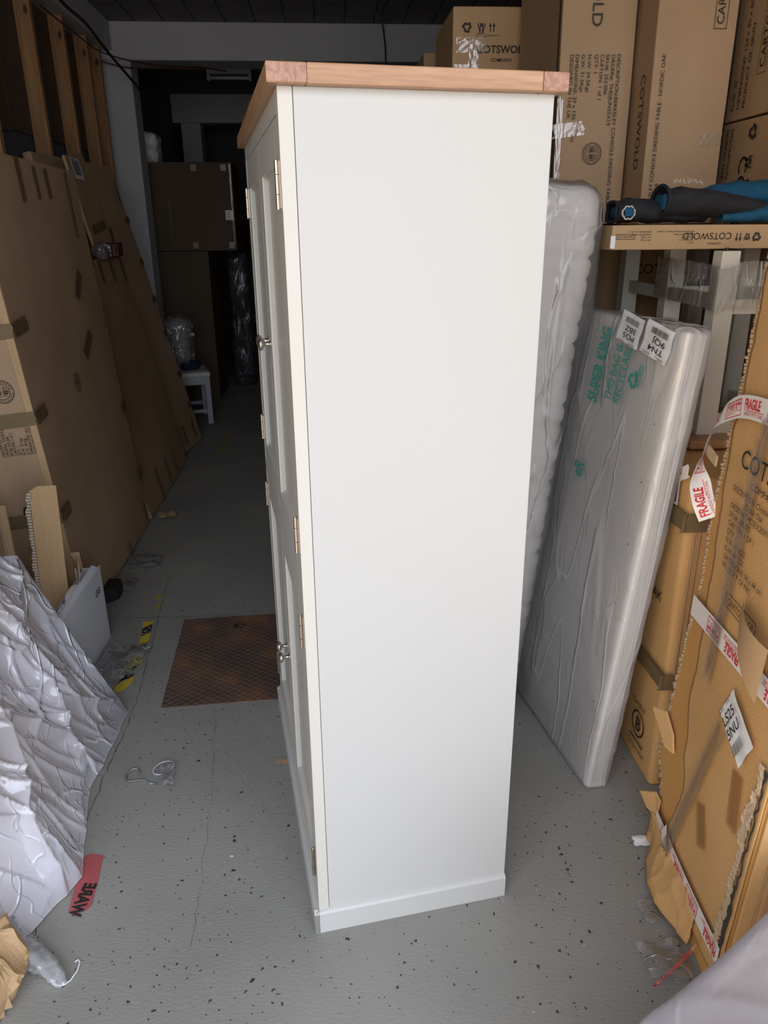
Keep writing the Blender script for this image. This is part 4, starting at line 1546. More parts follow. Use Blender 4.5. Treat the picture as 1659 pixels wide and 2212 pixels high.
# leaning(): X = outward normal; here outward = Y x Z points +x, so thickness runs along +X
TH2, LH2, HH2 = .062, 1.25, 1.362
mt2 = thing('thin_mattress', 'thin white foam mattress in clear printed bag, leaning beside the brown carton', 'mattress', mm2)


def m2disp(p, n):
    return n * (noise.noise(p * 4) * .002)


MB().slab((TH2, LH2, HH2), .010, (3, 14, 16), m2disp).build('mattress_body', 'foam_white', mt2, smooth=True)
pi_ = MB()
for x in (.012, TH2 - .012):
    pi_.tube([V((x, -.003, .01)), V((x, -.002, HH2 - .004)), V((x, LH2 * .5, HH2 + .002)), V((x, LH2 - .02, HH2 + .002))], .0036, 6)
pi_.build('piping', 'foam_white', mt2, smooth=True)
bt_ = MB()
for z in (.12, .27, .42, .60, .78, .96, 1.12):
    bt_.lathe([(0, .003), (.002, .0025)], 8, frame(V((-.002, .055, z)), V((-1, 0, 0)), V((0, 1, 0)), V((0, 0, -1))))
bt_.build('button', 'dark_gap', mt2)


def wrapdisp(sc, amp, seed, sag=0.0):
    def f(p, n):
        c = creases(p, sc, seed)
        return n * (.004 + c * amp + abs(noise.noise(p * sc * .5 + V((seed, 0, 0)))) * amp)
    return f


mb = MB().slab((TH2 + .006, LH2, HH2 + .006), .012, (5, 70, 76), wrapdisp(5.0, .006, 3))
for v in mb.bm.verts:
    v.co.x -= .003
    v.co.y -= .003
    if v.co.z < .02:
        v.co.z = max(v.co.z, .002)
wr2 = mb.build('plastic_bag', 'film_matt', mt2, smooth=True)
# bag printing (reads up the bag) and two address labels at the top edge
sb = Sheet((-.020, 0, 0), (0, -1, 0), (0, 0, 1), .0)   # broad face looks to -x: right on the face = -y
P = MB()
P.text(sb.turned(-.345, .88, math.radians(84)), 0, 0, 'eR', .055, .55, bold=.02)
P.text(sb.turned(-.335, 1.115, math.radians(86)), 0, 0, 'SUPER KING', .056, .50, bold=.03)
P.text(sb.turned(-.262, 1.135, math.radians(84)), 0, 0, 'THIS BAG IS', .036, .60, bold=.015)
P.text(sb.turned(-.215, 1.135, math.radians(84)), 0, 0, 'RECYCLABLE', .036, .60, bold=.015)
P.recycle(sb.turned(-.165, 1.215, .3), 0, 0, .05)
P.text(sb.turned(-.135, 1.20, 1.3), 0, 0, 'LDPE', .026, .7)
P.build('bag_printing', 'greenink', mt2, recalc=False)


def addr_label(t, sh, w, h, big, seed, name='address_label', lift=.004, sx=1.0):
    mb = MB()

    def fn(u, v):
        return sh(w * u, h * v, lift + .006 * (noise.noise(V((u * 2.5 + seed, v * 2.5, 0))) + .5) * .6)
    mb.grid(fn, 10, 8)
    lb_ = mb.build(name, 'label', t, recalc=False)
    P = MB()
    s2 = Sheet(sh(0, 0, lift + .0085), sh.R, sh.U, 0)
    P.text(s2, w * .12, h * .64, big[0], h * .17, sx, bold=.01)
    P.text(s2, w * .12, h * .40, big[1], h * .17, sx, bold=.01)
    P.barcode(s2, w * .12, h * .12, w * .6, h * .18, seed)
    P.small_lines(s2, w * .55, h * .93, w * .38, 2, h * .04, h * .014, seed)
    P.small_lines(s2, w * .06, h * .93, w * .35, 2, h * .04, h * .016, seed + 3)
    P.build('label_print', 'ink', lb_, recalc=False)
    return lb_


addr_label(mt2, sb.turned(-.012, HH2 - .004, math.radians(170)), .130, .085, ('TN4', '9QJ'), 11, lift=.004, sx=1.9)
addr_label(mt2, sb.turned(-.155, HH2 + .010, math.radians(170)), .115, .080, ('PO5', '3BZ'), 17, lift=.004, sx=1.8)
stp = Sheet((0, 0, HH2 + .014), (0, -1, 0), (1, 0, 0), 0)
mb = MB()
mb.grid(lambda u, v: V((-.012 + .085 * u, .015 + .22 * v, HH2 + .016 + .003 * noise.noise(V((u * 3, v * 5, 1))))), 5, 10)
lbt = mb.build('address_label', 'label', mt2, recalc=False)
P = MB()
s3 = Sheet((0, 0, HH2 + .0215), (0, 1, 0), (-1, 0, 0), 0)
P.small_lines(s3, .03, -.01, .16, 5, .012, .004, 5).barcode(s3, .13, -.06, .06, .03, 6)
P.build('label_print', 'ink', lbt, recalc=False)

# thick quilted mattress nearer the cupboard
TH1, LH1, HH1 = .235, .85, 1.735
mm1 = leaning((.385, 2.16, .004), e2, .1045, 1)
mt1 = thing('thick_mattress', 'thick quilted white mattress in crinkled clear film, between cupboard and thin mattress', 'mattress', mm1)


def m1disp(p, n):
    q = 0.0
    fz = (p.z % .062) / .062
    fx = (p.x % .12) / .12
    q = min(abs(fz - .5) * 2, 1)
    return n * ((1 - q ** 6) * .013 + noise.noise(p * 3) * .004)


MB().slab((TH1, LH1, HH1), .055, (10, 12, 112), m1disp).build('mattress_body', 'quilt', mt1, smooth=True)
mb = MB().slab((TH1 + .012, LH1, HH1 + .008), .06, (34, 26, 120), wrapdisp(4.0, .012, 9))
for v in mb.bm.verts:
    v.co.x -= .004
    v.co.y -= .008
    if v.co.x > TH1 * .9 and 1.05 < v.co.z < 1.72:          # loose film sagging off the far shoulder
        v.co.x += .030 * math.sin((v.co.z - 1.05) / .67 * math.pi)
    v.co.z = max(v.co.z, .002)
mb.build('plastic_film', 'film_thick', mt1, smooth=True)

# ------------------------------------------------------------------ right side: carton stack
cb = thing('tall_carton', 'brown carton with a circled B logo, standing behind the thin mattress', 'cardboard box', Matrix.Translation((.932, 1.768, 0)))
MB().slab((.44, 1.08, .992), .018, (8, 16, 20), dents(.006, 3.2, 30)).build('carton_body', 'card_warm', cb, smooth=True)
shb = Sheet((-.008, 0, 0), (0, -1, 0), (0, 0, 1), .001)      # left face, right = toward camera
shf = Sheet((0, -.008, 0), (1, 0, 0), (0, 0, 1), .001)       # end face toward camera
P = MB()
P.text(shb, -.175, .075, 'Certified', .024, .8)
P.text(shb, -.175, -.0, '', .02)
P.ring(shb, -.115, .045 + .0, .001, .001)
P.build('printing', 'ink', cb, recalc=False) if False else P.bm.free()
P = MB()
P.ring(shb, -.105, .155, .044, .006, 28)
P.text(shb, -.123, .132, 'B', .046, 1.0, bold=.01)
P.rect(shb, -.150, .092, .095, .006)
P.text(shb, -.158, .212, 'Certified', .018, .95)
P.text(shb, -.158, .062, 'Corporation', .018, .9)
P.text(shb, -.16, .60, 'OAK', .030, 1.05)
print_on(cb, P)
for z, w in ((.875, .05), (.385, .05)):
    tape_piece(cb, shb, -.09, z, w, .22, 0, 'tape_olive', seed=2, lift=.004)
    tape_piece(cb, shf, .09, z - .003, w, .22, 0, 'tape_olive', seed=3, lift=.004)
lb = MB().rect(Sheet((-.008, 0, 0), (0, -1, 0), (0, 0, 1), .006), -.10, .905, .062, .075).build('label', 'label', cb, recalc=False)
MB().barcode(Sheet((-.008, 0, 0), (0, -1, 0), (0, 0, 1), .0068), -.096, .912, .05, .062, 9).build('barcode', 'ink', lb, recalc=False)
cr_ = MB()
for x in (.020, .034):
    cr_.box(x, x + .005, -.0095, -.004, .02, .97)
cr_.build('flap_edge', 'card_tan', cb)
tape_piece(cb, shb, -.045, .99, .035, .10, .5, 'white_tape', seed=5, lift=.005)
P = MB()
q = shb.turned(-.075, .972, .5)
q2 = Sheet(q(0, 0, .0085), q.R, q.U, 0)
P.text(q2, 0, 0, 'FRA', .020, 1, bold=.02)
P.build('printing', 'redink', cb, recalc=False)

# nest of upturned tables
tb = thing('upturned_table', 'upside-down pale grey legged table with oak top, on the B-logo carton under the flat carton', 'table', None)
tt = MB()
tt.slab((.40, .84, .028), .010, (4, 6, 2))
o = tt.build('table_top', 'oak', tb, smooth=False)
o.location = (1.028, 1.998, 1.0)
LEG = [(1.075, 2.06), (1.083, 2.40), (1.070, 2.73), (1.325, 2.06), (1.325, 2.40), (1.325, 2.73)]
for i, (x, y) in enumerate(LEG):
    lb_ = MB()
    z0, z1 = 1.028, 1.541
    c0, c1 = .058, .052
    bot = [(x, y), (x + c0, y), (x + c0, y + c0), (x, y + c0)]
    tp = [(x + .003, y + .003), (x + c1 + .003, y + .003), (x + c1 + .003, y + c1 + .003), (x + .003, y + c1 + .003)]
    va = [lb_.bm.verts.new((a, b_, z0)) for a, b_ in bot]
    vb = [lb_.bm.verts.new((a, b_, z1)) for a, b_ in tp]
    lb_.bm.faces.new(va[::-1])
    lb_.bm.faces.new(vb)
    for k in range(4):
        lb_.bm.faces.new((va[k], va[(k + 1) % 4], vb[(k + 1) % 4], vb[k]))
    lb_.build('leg', 'legs', tb, bevel=.002)
rails = [(1.090, 1.112, 2.118, 2.40, 1.385, 1.425), (1.092, 1.114, 2.455, 2.73, 1.385, 1.425), (1.133, 1.325, 2.075, 2.097, 1.372, 1.412), (1.140, 1.325, 2.415, 2.437, 1.385, 1.425), (1.345, 1.365, 2.118, 2.73, 1.385, 1.425)]
for r_ in rails:
    MB().box(*r_).build('stretcher', 'legs', tb, bevel=.0015)
for r_ in ((1.088, 1.106, 2.118, 2.73, 1.028, 1.088), (1.133, 1.325, 2.072, 2.090, 1.028, 1.088), (1.345, 1.363, 2.118, 2.73, 1.028, 1.088)):
    MB().box(*r_).build('apron', 'legs', tb, bevel=.0015)
MB().tube([V((1.10, 2.085, 1.541)), V((1.10, 2.085, 1.549))], .006, 8).build('glide', 'black', tb)
mb = MB()
loop = [(1.066, 2.05), (1.14, 2.05), (1.30, 2.052), (1.386, 2.06), (1.386, 2.46), (1.14, 2.47), (1.072, 2.46)]


def band(u, v):
    n = len(loop)
    t = u * n
    k = int(t) % n
    f = t - int(t)
    a, b_ = loop[k], loop[(k + 1) % n]
    x, y = a[0] + (b_[0] - a[0]) * f, a[1] + (b_[1] - a[1]) * f
    z = 1.375 + .12 * v + .02 * math.sin(u * 9)
    d = creases(V((x, y, z)), 12, 4) * .012
    return V((x - d * .7, y - d * .7, z))


mb.grid(band, 110, 14)
mb.build('stretch_film', 'film_stretch', tb, smooth=True, recalc=False)

# flat carton lying across the legs
fc = thing('flat_carton', 'long flat carton lying across the table legs, its print upside down, cloths on top', 'cardboard box', Matrix.Translation((.815, 2.2, 1.543)))
MB().slab((.585, .68, .066), .003, (10, 8, 3), dents(.0012, 3, 12)).build('carton_body', 'card_tan', fc)
sf_ = Sheet((.585, -.0015, .068), (-1, 0, 0), (0, 0, -1), .001)   # upside-down print: right = -x
P = MB()
P.recycle(sf_, .158, .036, .026)
P.hands(sf_, .186, .036, .020).arrows(sf_, .212, .036, .024)
P.text(sf_, .232, .024, 'COTSWOLD', .018, 1.0)
P.text(sf_, .262, .050, 'COMPANY', .006, 1.0)
for k, s in enumerate(('DESCRIPTION: Dressing Table Set - Painted', 'ORDER#: THOCT0025', 'SKU#: 473.003', 'CARTON: 2 of 2', 'QTY: 1')):
    P.text(sf_, .345, .018 + k * .0075, s, .0042)
for k, s in enumerate(('DIMENSIONS: 140 x 45 x 9', 'DESIGNED IN THE UK', 'GW: 18 Kgs', 'NW: 15 Kgs')):
    P.text(sf_, .470, .018 + k * .0075, s, .0042)
P.outline(sf_, .518, .026, .056, .014, .0012)
P.text(sf_, .522, .0295, 'CARTON 2 OF 2', .006, .85)
print_on(fc, P)
lb = MB().rect(Sheet((0, 0, 0), (1, 0, 0), (0, 0, 1), .0045), -.004, .004, .014, .034).build('label', 'label', fc, recalc=False)

# cartons above
ca = thing('tall_carton', 'tall upright carton with large vertical lettering and round stamp, right of the cupboard top', 'cardboard box', leaning((.825, 2.85, 1.613), (0, 1, 0), .012, -1), 'upright dressing table cartons')
MB().slab((.255, .58, 1.31), .004, (6, 8, 14), dents(.003, 2.4, 3)).build('carton_body', 'card', ca)
sa = Sheet((0, -.004, 0), (1, 0, 0), (0, 0, 1), .002)
P = MB()


def col(P, sh, x, ztop, s, h, sx=1.0, bold=0.0):
    """lettering running down the face, letter tops to the right"""
    P.text(sh.turned(x, ztop, -math.pi / 2), 0, 0, s, h, sx, bold)


z0 = .54
for k, s in enumerate(('DESCRIPTION:BERKELEY CONSOLE DRESSING TABLE - NORDIC OAK', 'ORDER#: THDJUN25X19', 'SKU#: 252.006', 'CARTON: 1 of 1', 'QTY: 1')):
    col(P, sa, .196 - k * .0195, z0, s, .0125, 1.12)
for k, s in enumerate(('N.W: 24.5Kgs', 'G.W: 31.5Kgs', 'DIMENSIONS: 29 x 130 x 60 cm', 'DESIGNED IN THE UK')):
    col(P, sa, .094 - k * .0215 + (.003 if k > 2 else 0), z0, s, .0125, 1.12)
col(P, sa, .100, .955, 'COTSWOLD', .036, 1.15)
col(P, sa, .062, .86, 'COMPANY', .014, 1.15)
P.stamp(sa.turned(.131, .235, -math.pi / 2), 0, 0, .035)
P.recycle(sa, .20, .80, .04).arrows(sa, .20, .73, .04)
print_on(ca, P)
for (a, bz, l, w, an_, sd) in ((.02, .31, .11, .045, .1, 1),):
    tape_piece(ca, sa, a + .02, bz, w, l, an_, 'shiny_tape', seed=sd, lift=.002)
tape_piece(ca, sa, .006, .28, .02, .26, math.pi / 2, 'shiny_tape', seed=3, lift=.002)
MB().box(-.0035, .0, .004, .03, .0, 1.3).build('flap_edge', 'card_shaded', ca)

cbx = thing('tall_carton', 'tall upright carton reading upward, framed CARTON wording at its top, right of the stamped one', 'cardboard box', leaning((1.09, 2.7, 1.613), (0, 1, 0), .008, -1), 'upright dressing table cartons')
MB().slab((.262, .58, 1.31), .005, (6, 8, 14), dents(.004, 2.4, 8)).build('carton_body', 'card', cbx)
sb_ = Sheet((0, -.004, 0), (1, 0, 0), (0, 0, 1), .002)
P = MB()


def colu(P, sh, x, z, s, h, sx=1.0, bold=0.0):
    P.text(sh.turned(x, z, math.pi / 2), 0, 0, s, h, sx, bold)


for k, s in enumerate(('DESCRIPTION:BERKELEY CONSOLE DRESSING TABLE - NORDIC OAK', 'ORDER#: THDJUN25X19', 'SKU#: 252.006')):
    colu(P, sb_, .036 + k * .0195, -.08 if k == 0 else -.08, s, .0125, 1.08)
for k, s in enumerate(('DIMENSIONS: 29 x 130 x 60 cm', 'DESIGNED IN THE UK')):
    colu(P, sb_, .150 + k * .020, -.21 if k == 0 else -.11, s, .0125, 1.1)
colu(P, sb_, .215, .595, 'CARTON 1 OF 1', .024, 1.1)
q = sb_.turned(.226, .583, math.pi / 2)
P.outline(q, 0, 0, .27, .042, .0018)
print_on(cbx, P)
q = Sheet((0, 0, 0), (0, -1, 0), (0, 0, 1), .004)
P = MB()
col(P, q, -.085, .47, 'COTSWOLD', .036, 1.0)
print_on(cbx, P)
tape_piece(cbx, sb_, .215, .265, .04, .075, .05, 'shiny_tape', seed=5, lift=.002)

cc = thing('square_carton', 'carton with handling symbols and horizontal lettering, above the oak top', 'cardboard box', Matrix.Translation((.552, 3.5, 1.9)))
MB().slab((.44, .50, .545), .004, (6, 6, 6), dents(.003, 2.4, 5)).build('carton_body', 'card_tan', cc)
sc_ = Sheet((0, -.004, 0), (1, 0, 0), (0, 0, 1), .002)
P = MB()
P.recycle(sc_, .056, .472, .040).hands(sc_, .116, .472, .036).arrows(sc_, .160, .472, .034)
P.text(sc_, .095, .447, 'HANDLE', .006).text(sc_, .092, .437, 'WITH CARE', .006).text(sc_, .138, .441, 'THIS WAY UP', .006)
P.text(sc_, .098, .382, 'COTSWOLD', .027, 1.0, bold=.018)
P.text(sc_, .158, .350, 'COMPANY', .013, 1.0, bold=.004)
print_on(cc, P)
tape_piece(cc, sc_, .075, .41, .055, .12, .05, 'shiny_tape', seed=1, lift=.002)
tape_piece(cc, sc_, .085, .35, .04, .12, 1.5, 'shiny_tape', seed=2, lift=.002)
tape_piece(cc, sc_, .06, .315, .05, .10, .0, 'shiny_tape', seed=6, lift=.002)
cc2 = carton('square_carton', 'carton behind the lettered one, its pale label on the left side', Matrix.Translation((.50, 4.05, 1.9)), (.42, .50, .49), 'card')
s_ = Sheet((0, 0, 0), (0, -1, 0), (0, 0, 1), .004)
MB().rect(s_, -.30, .10, .16, .34).build('label', 'label', cc2, recalc=False)
cc3 = carton('square_carton', 'lower carton furthest behind the lettered one', Matrix.Translation((.46, 4.62, 1.9)), (.42, .50, .40), 'card_warm')
MB().rect(s_, -.30, .05, .14, .26).build('label', 'label', cc3, recalc=False)
for k, y in enumerate((3.5, 4.05, 4.62)):
    carton('support_carton', ('plain carton under the lettered square carton', 'plain carton under the middle of the three square cartons', 'plain carton under the furthest square carton')[k], Matrix.Translation((.50 - .02 * k, y, 0)), (.46, .52, 1.895), 'card', 'stacked cartons behind the cupboard')

ds = carton('wide_carton', 'wide carton seen between the table legs, dark lettering on it', Matrix.Translation((.80, 2.96, .80)), (.62, .52, .805), 'card_tan')
P = MB()
P.text(Sheet((0, 0, 0), (1, 0, 0), (0, 0, 1), .004), .395, .635, 'COTSWOLD', .036, 1.0)
print_on(ds, P)
carton('wide_carton', 'lower wide carton on the floor behind the table legs', Matrix.Translation((.80, 2.96, 0)), (.62, .52, .795), 'card')

# cartons along the right wall
r1 = thing('wall_carton', 'upper carton at the right edge with framed CARTON 1 OF lettering', 'cardboard box', Matrix.Translation((1.425, 1.98, 1.945)))
MB().slab((.5, .87, .62), .005, (6, 8, 8), dents(.004, 2.4, 7)).build('carton_body', 'card', r1)
sr = Sheet((-.004, 0, 0), (0, -1, 0), (0, 0, 1), .002)
P = MB()
q = sr.turned(-.665, .12, math.pi / 2 - .0)
P.outline(q, 0, -.028, .42, .050, .0018)
P.text(q, .016, -.018, 'CARTON 1 OF 1', .030, 1.05)
for k, s in enumerate(('PRODUCT OF: SRVN', 'DIMENSIONS: 124 x 40 x 60', 'N.W: 32')):
    P.text(sr.turned(-.735 - k * .035, .03, math.pi / 2), 0, 0, s, .018, 1.05)
print_on(r1, P)
r2 = thing('wall_carton', 'lower carton at the right edge with large rotated lettering and handling symbols', 'cardboard box', Matrix.Translation((1.425, 1.98, 1.15)))
MB().slab((.5, .87, .79), .005, (6, 8, 8), dents(.004, 2.4, 9)).build('carton_body', 'card', r2)
P = MB()
col(P, sr, -.715, .68, 'COTSWOLD', .055, 1.1)
P.recycle(sr.turned(-.655, .745, -math.pi / 2), 0, 0, .05)
P.hands(sr.turned(-.655, .655, -math.pi / 2), 0, 0, .045)
P.arrows(sr.turned(-.655, .585, -math.pi / 2), 0, 0, .05)
for k, s in enumerate(('DESCRIPTION: BERKELEY', 'NORDIC OAK')):
    col(P, sr, -.80 - k * .03, .77, s, .017, 1.05)
print_on(r2, P)
carton('wall_carton', 'bottom carton of the right-edge stack, standing on the floor', Matrix.Translation((1.425, 1.98, 0)), (.5, .87, 1.145), 'card')

# padded removal cloths on the flat carton


def roll(name, label, cat, path, rad, mat, seed, group=None, sq=.62):
    t = thing(name, label, cat, None, group)
    mb = MB()
    ns, seg = 70, 22
    rings = []
    for i in range(ns + 1):
        t_ = i / ns * (len(path) - 1)
        k = min(int(t_), len(path) - 2)
        c = V(path[k]).lerp(V(path[k + 1]), t_ - k)
        R0 = rad[k] + (rad[k + 1] - rad[k]) * (t_ - k)
        ring = []
        for j in range(seg):
            a = 2 * math.pi * j / seg
            r_ = R0 * (1 + .16 * noise.noise(V((i * .10, math.cos(a) * 1.1, math.sin(a) * 1.1 + seed))) - .14 * creases(V((i * .02, math.cos(a) * .35, math.sin(a) * .35 + seed)), 3.5, seed))
            ring.append(mb.bm.verts.new(V((c.x, c.y + math.cos(a) * r_ * 1.5, max(1.6125, c.z + math.sin(a) * r_ * sq * 1.4)))))
        rings.append(ring)
    for A, B in zip(rings, rings[1:]):
        for j in range(seg):
            mb.bm.faces.new((A[j], A[(j + 1) % seg], B[(j + 1) % seg], B[j]))
    # open mouth, folded inwards
    c = V(path[0])
    inn = [mb.bm.verts.new(V((c.x + .035, c.y + (v.co.y - c.y) * .55, c.z + (v.co.z - c.z) * .45))) for v in rings[0]]
    for j in range(seg):
        mb.bm.faces.new((rings[0][(j + 1) % seg], rings[0][j], inn[j], inn[(j + 1) % seg]))
    mb.bm.faces.new(inn)
    mb.bm.faces.new(rings[-1][::-1])
    mb.build('cloth_body', mat, t, smooth=True)
    return t, rings


t1_, _ = roll('padded_cloth', 'dark padded cloth roll with a frayed blue-lined end, leftmost on the flat carton', 'cloth', [(.835, 2.27, 1.645), (.90, 2.27, 1.65), (1.0, 2.28, 1.645), (1.12, 2.30, 1.64)], [.036, .040, .036, .030], 'cloth_dark', 3)
mb = MB()
mb.tube([V((.834 + .004 * math.cos(t * 3), 2.27 + .044 * math.cos(t), 1.645 + .028 * math.sin(t))) for t in [2 * math.pi * k / 20 for k in range(21)]], .0045, 6)
mb.build('binding', 'cloth_dark', t1_, smooth=True)
mb = MB().slab((.018, .045, .032), .012, (3, 5, 4), dents(.004, 30))
o = mb.build('blue_lining', 'cloth_blue', t1_, smooth=True)
o.location = (.838, 2.245, 1.628)
mb = MB()
mb.tube([V((.862 + .018 * math.cos(t), 2.212, 1.642 + .017 * math.sin(t) + .002 * math.sin(t * 7))) for t in [2 * math.pi * k / 24 for k in range(25)]], .0028, 5)
mb.build('frayed_edge', 'cloth_trim', t1_, smooth=True)
mb = MB().slab((.026, .008, .024), .004, (3, 2, 3))
o = mb.build('blue_lining', 'cloth_blue', t1_, smooth=True)
o.location = (.850, 2.207, 1.631)
t2_, _ = roll('padded_cloth', 'larger dark padded cloth roll right of the frayed one, threads on its top', 'cloth', [(.965, 2.24, 1.672), (1.03, 2.24, 1.672), (1.13, 2.25, 1.665), (1.22, 2.26, 1.655), (1.30, 2.27, 1.645)], [.044, .046, .044, .038, .028], 'cloth_dark', 11)
mb = MB()
mb.tube([V((.963, 2.24 + .062 * math.cos(t), 1.674 + .040 * math.sin(t))) for t in [2 * math.pi * k / 20 for k in range(21)]], .005, 6)
mb.build('binding', 'cloth_dark', t2_, smooth=True)
mb = MB().slab((.02, .07, .045), .015, (3, 6, 5), dents(.006, 28))
o = mb.build('blue_lining', 'cloth_blue', t2_, smooth=True)
o.location = (.958, 2.205, 1.648)
mb = MB()
rn = random.Random(5)
for k in range(14):
    x = .98 + k * .006
    y = 2.20 + rn.uniform(-.004, .01)
    mb.tube([V((x, y, 1.718)), V((x + rn.uniform(-.01, .01), y - .006, 1.722 + rn.uniform(0, .008))), V((x + rn.uniform(-.012, .014), y - .01, 1.716 + rn.uniform(-.004, .01)))], .0009, 4)
mb.build('loose_thread', 'cloth_trim', t2_)
t3_, _ = roll('blue_blanket', 'bright blue padded blanket at the right edge, folded behind the dark rolls', 'blanket', [(1.10, 2.37, 1.675), (1.20, 2.37, 1.69), (1.30, 2.37, 1.695), (1.39, 2.36, 1.695)], [.030, .044, .050, .052], 'cloth_blue', 21)
t4_, _ = roll('blue_blanket', 'lower fold of blue blanket emerging under the large dark roll', 'blanket', [(1.14, 2.23, 1.628), (1.22, 2.235, 1.632), (1.30, 2.24, 1.642), (1.39, 2.24, 1.648)], [.014, .022, .032, .036], 'cloth_blue', 31)

# ------------------------------------------------------------------ torn carton, right foreground
TO = V((.801, 1.102, 0))
te = V((.115, .993, 0)).normalized()
mT = leaning(TO, te, .0449, 1)
tc = thing('torn_carton', 'large battered carton with ripped edges and red fragile tape, right foreground', 'cardboard box', mT)
# frame: X points into the box (+x), Y away from camera, Z up.  broad face is X = 0
A_far, HTc = .50, 1.72
body = MB()
NZ = 60
jf = jag(NZ + 1, .006, 12)


def far_edge(z):
    pts = [(0, .455), (.10, .458), (.185, .470), (.24, .52), (.27, .535), (.30, .51), (.40, .515), (.62, .500), (.80, .482), (.98, .503), (1.25, .488), (1.52, .485), (1.8, .49)]
    for (a, x), (b_, y) in zip(pts, pts[1:]):
        if a <= z <= b_:
            return x + (y - x) * (z - a) / (b_ - a)
    return .49


for k in range(NZ):
    za, zb = HTc * k / NZ, HTc * (k + 1) / NZ
    fa, fb = far_edge(za) + jf[k], far_edge(zb) + jf[k + 1]
    # inner liner board on the broad side
    body.face([V((.0, .0, za)), V((.0, fa, za)), V((.0, fb, zb)), V((.0, .0, zb))])
    # torn edge thickness
    body.face([V((.0, fa, za)), V((.010, fa + .002, za)), V((.010, fb + .002, zb)), V((.0, fb, zb))])
body.face([V((0, 0, 0)), V((.52, 0, 0)), V((.52, 0, HTc)), V((0, 0, HTc))])
body.face([V((.010, .44, 0)), V((.52, .44, 0)), V((.52, .44, HTc)), V((.010, .44, HTc))])
body.face([V((.52, 0, 0)), V((.52, .44, 0)), V((.52, .44, HTc)), V((.52, 0, HTc))])
body.face([V((0, 0, HTc)), V((0, .44, HTc)), V((.52, .44, HTc)), V((.52, 0, HTc))])
body.face([V((0, 0, .001)), V((0, .44, .001)), V((.52, .44, .001)), V((.52, 0, .001))])
body.build('carton_body', 'card_in', tc, recalc=False)
# fluted torn rim along the far edge
rim = MB()
rnd = random.Random(3)
zz = .02
while zz < HTc - .01:
    h_ = rnd.uniform(.004, .010)
    y = far_edge(zz) + rnd.uniform(-.003, .008)
    rim.box(-.002 + rnd.uniform(-.003, .001), .006, y - .004, y + rnd.uniform(.0, .006), zz, zz + h_)
    zz += h_ + .0015
rim.build('torn_edge', 'card_edge', tc)
# outer printed skin, ripped back from the far edge
skin = MB()
js = jag(NZ * 2 + 1, .004, 33)


def skin_edge(z):
    pts = [(0, .40), (.11, .388), (.177, .358), (.28, .335), (.346, .360), (.405, .372), (.49, .405), (.62, .408), (.68, .414), (.79, .427), (.865, .436), (1.09, .470), (1.3, .468), (1.8, .47)]
    for (a, x), (b_, y) in zip(pts, pts[1:]):
        if a <= z <= b_:
            return x + (y - x) * (z - a) / (b_ - a)
    return .4


def skin_pt(u, v):
    z = .045 + (HTc - .045) * v
    k = int(v * NZ * 2)
    ye = skin_edge(z) + js[min(k, NZ * 2)]
    y = .0 + (ye - .0) * u
    p = V((0, y, z))
    puff = .005 * math.sin(math.pi * u) * (.4 + .6 * noise.noise(V((u * 1.5, z * 2.2, 4)))) + .0025 * noise.noise(V((y * 9, z * 9, 2)))
    lift = .005 + (.008 * max(0, noise.noise(V((7, z * 9, 1)))) * (u ** 8))
    near = .035 * max(0, 1 - u / .25) * max(0, .75 - abs(z - .35)) * 0
    return V((-lift - max(0, puff), y, z))


skin.grid(skin_pt, 40, NZ * 2)
sk = skin.build('outer_skin', 'card_warm', tc, smooth=True, recalc=False)
sm = sk.modifiers.new('thick', 'SOLIDIFY')
sm.thickness = .003
sm.offset = 1
# torn flaps
fl = MB()
fl.prism([V((-.030, .545, .385)), V((-.012, .50, .402)), V((-.008, .44, .372)), V((-.009, .415, .335)), V((-.020, .445, .332)), V((-.022, .50, .35))], (-.004, 0, -.003))
fl.build('torn_flap', 'card_warm', tc)
fl = MB()
fl.prism([V((-.034, .512, .128)), V((-.012, .465, .166)), V((-.008, .435, .162)), V((-.008, .435, .112)), V((-.022, .475, .104))], (-.003, 0, -.003))
fl.build('torn_flap', 'card_warm', tc)
fl = MB()
fl.prism([V((-.006, .52, 1.10)), V((-.012, .565, 1.115)), V((-.012, .575, 1.09)), V((-.006, .52, 1.075))], (-.004, 0, 0))
fl.build('torn_flap', 'card_edge', tc)
# bottom folded strip bulging outward on the floor side
bs_ = MB()


def bot(u, v):
    y = .13 + .335 * u
    return V((-.008 - .046 * math.sin(math.pi * min(1, u * 1.1)) * (1 - v) ** .8 - .008 * creases((y, v * .1, 0), 16, 2), y, .010 + .112 * v * (1 - .1 * u) + .006 * noise.noise(V((y * 20, v * 3, 0)))))


bs_.grid(bot, 50, 16)
o = bs_.build('bottom_flap', 'card_warm', tc, smooth=True, recalc=False)
o.modifiers.new('thick', 'SOLIDIFY').thickness = .004
# near end face: worn skin with seams
ne = MB().box(.004, .50, -.010, -.003, .02, HTc)
ne.build('end_panel', 'card_warm', tc, bevel=.002)
ne = MB()
for x in (.028, .045):
    ne.box(x, x + .004, -.0135, -.009, .02, HTc - .02)
ne.build('flap_edge', 'card_tan', tc)
# ripped dark slits along the near corner
rip = MB()
rnd = random.Random(9)
prev = None
for k in range(30):
    z = .12 + k * .017
    w = .006 + .018 * max(0, math.sin((z - .12) / .5 * math.pi * 2.3)) * rnd.uniform(.5, 1)
    y0 = .004 + rnd.uniform(-.004, .006)
    if prev:
        rip.face([V((-.0115, prev[0], prev[2])), V((-.0115, prev[0] + prev[1], prev[2])), V((-.0115, y0 + w, z)), V((-.0115, y0, z))])
    prev = (y0, w, z)
rip.build('rip', 'dark_gap', tc, recalc=False)
rip = MB()
ja, jb = jag(90, .007, 41), jag(90, .004, 42)


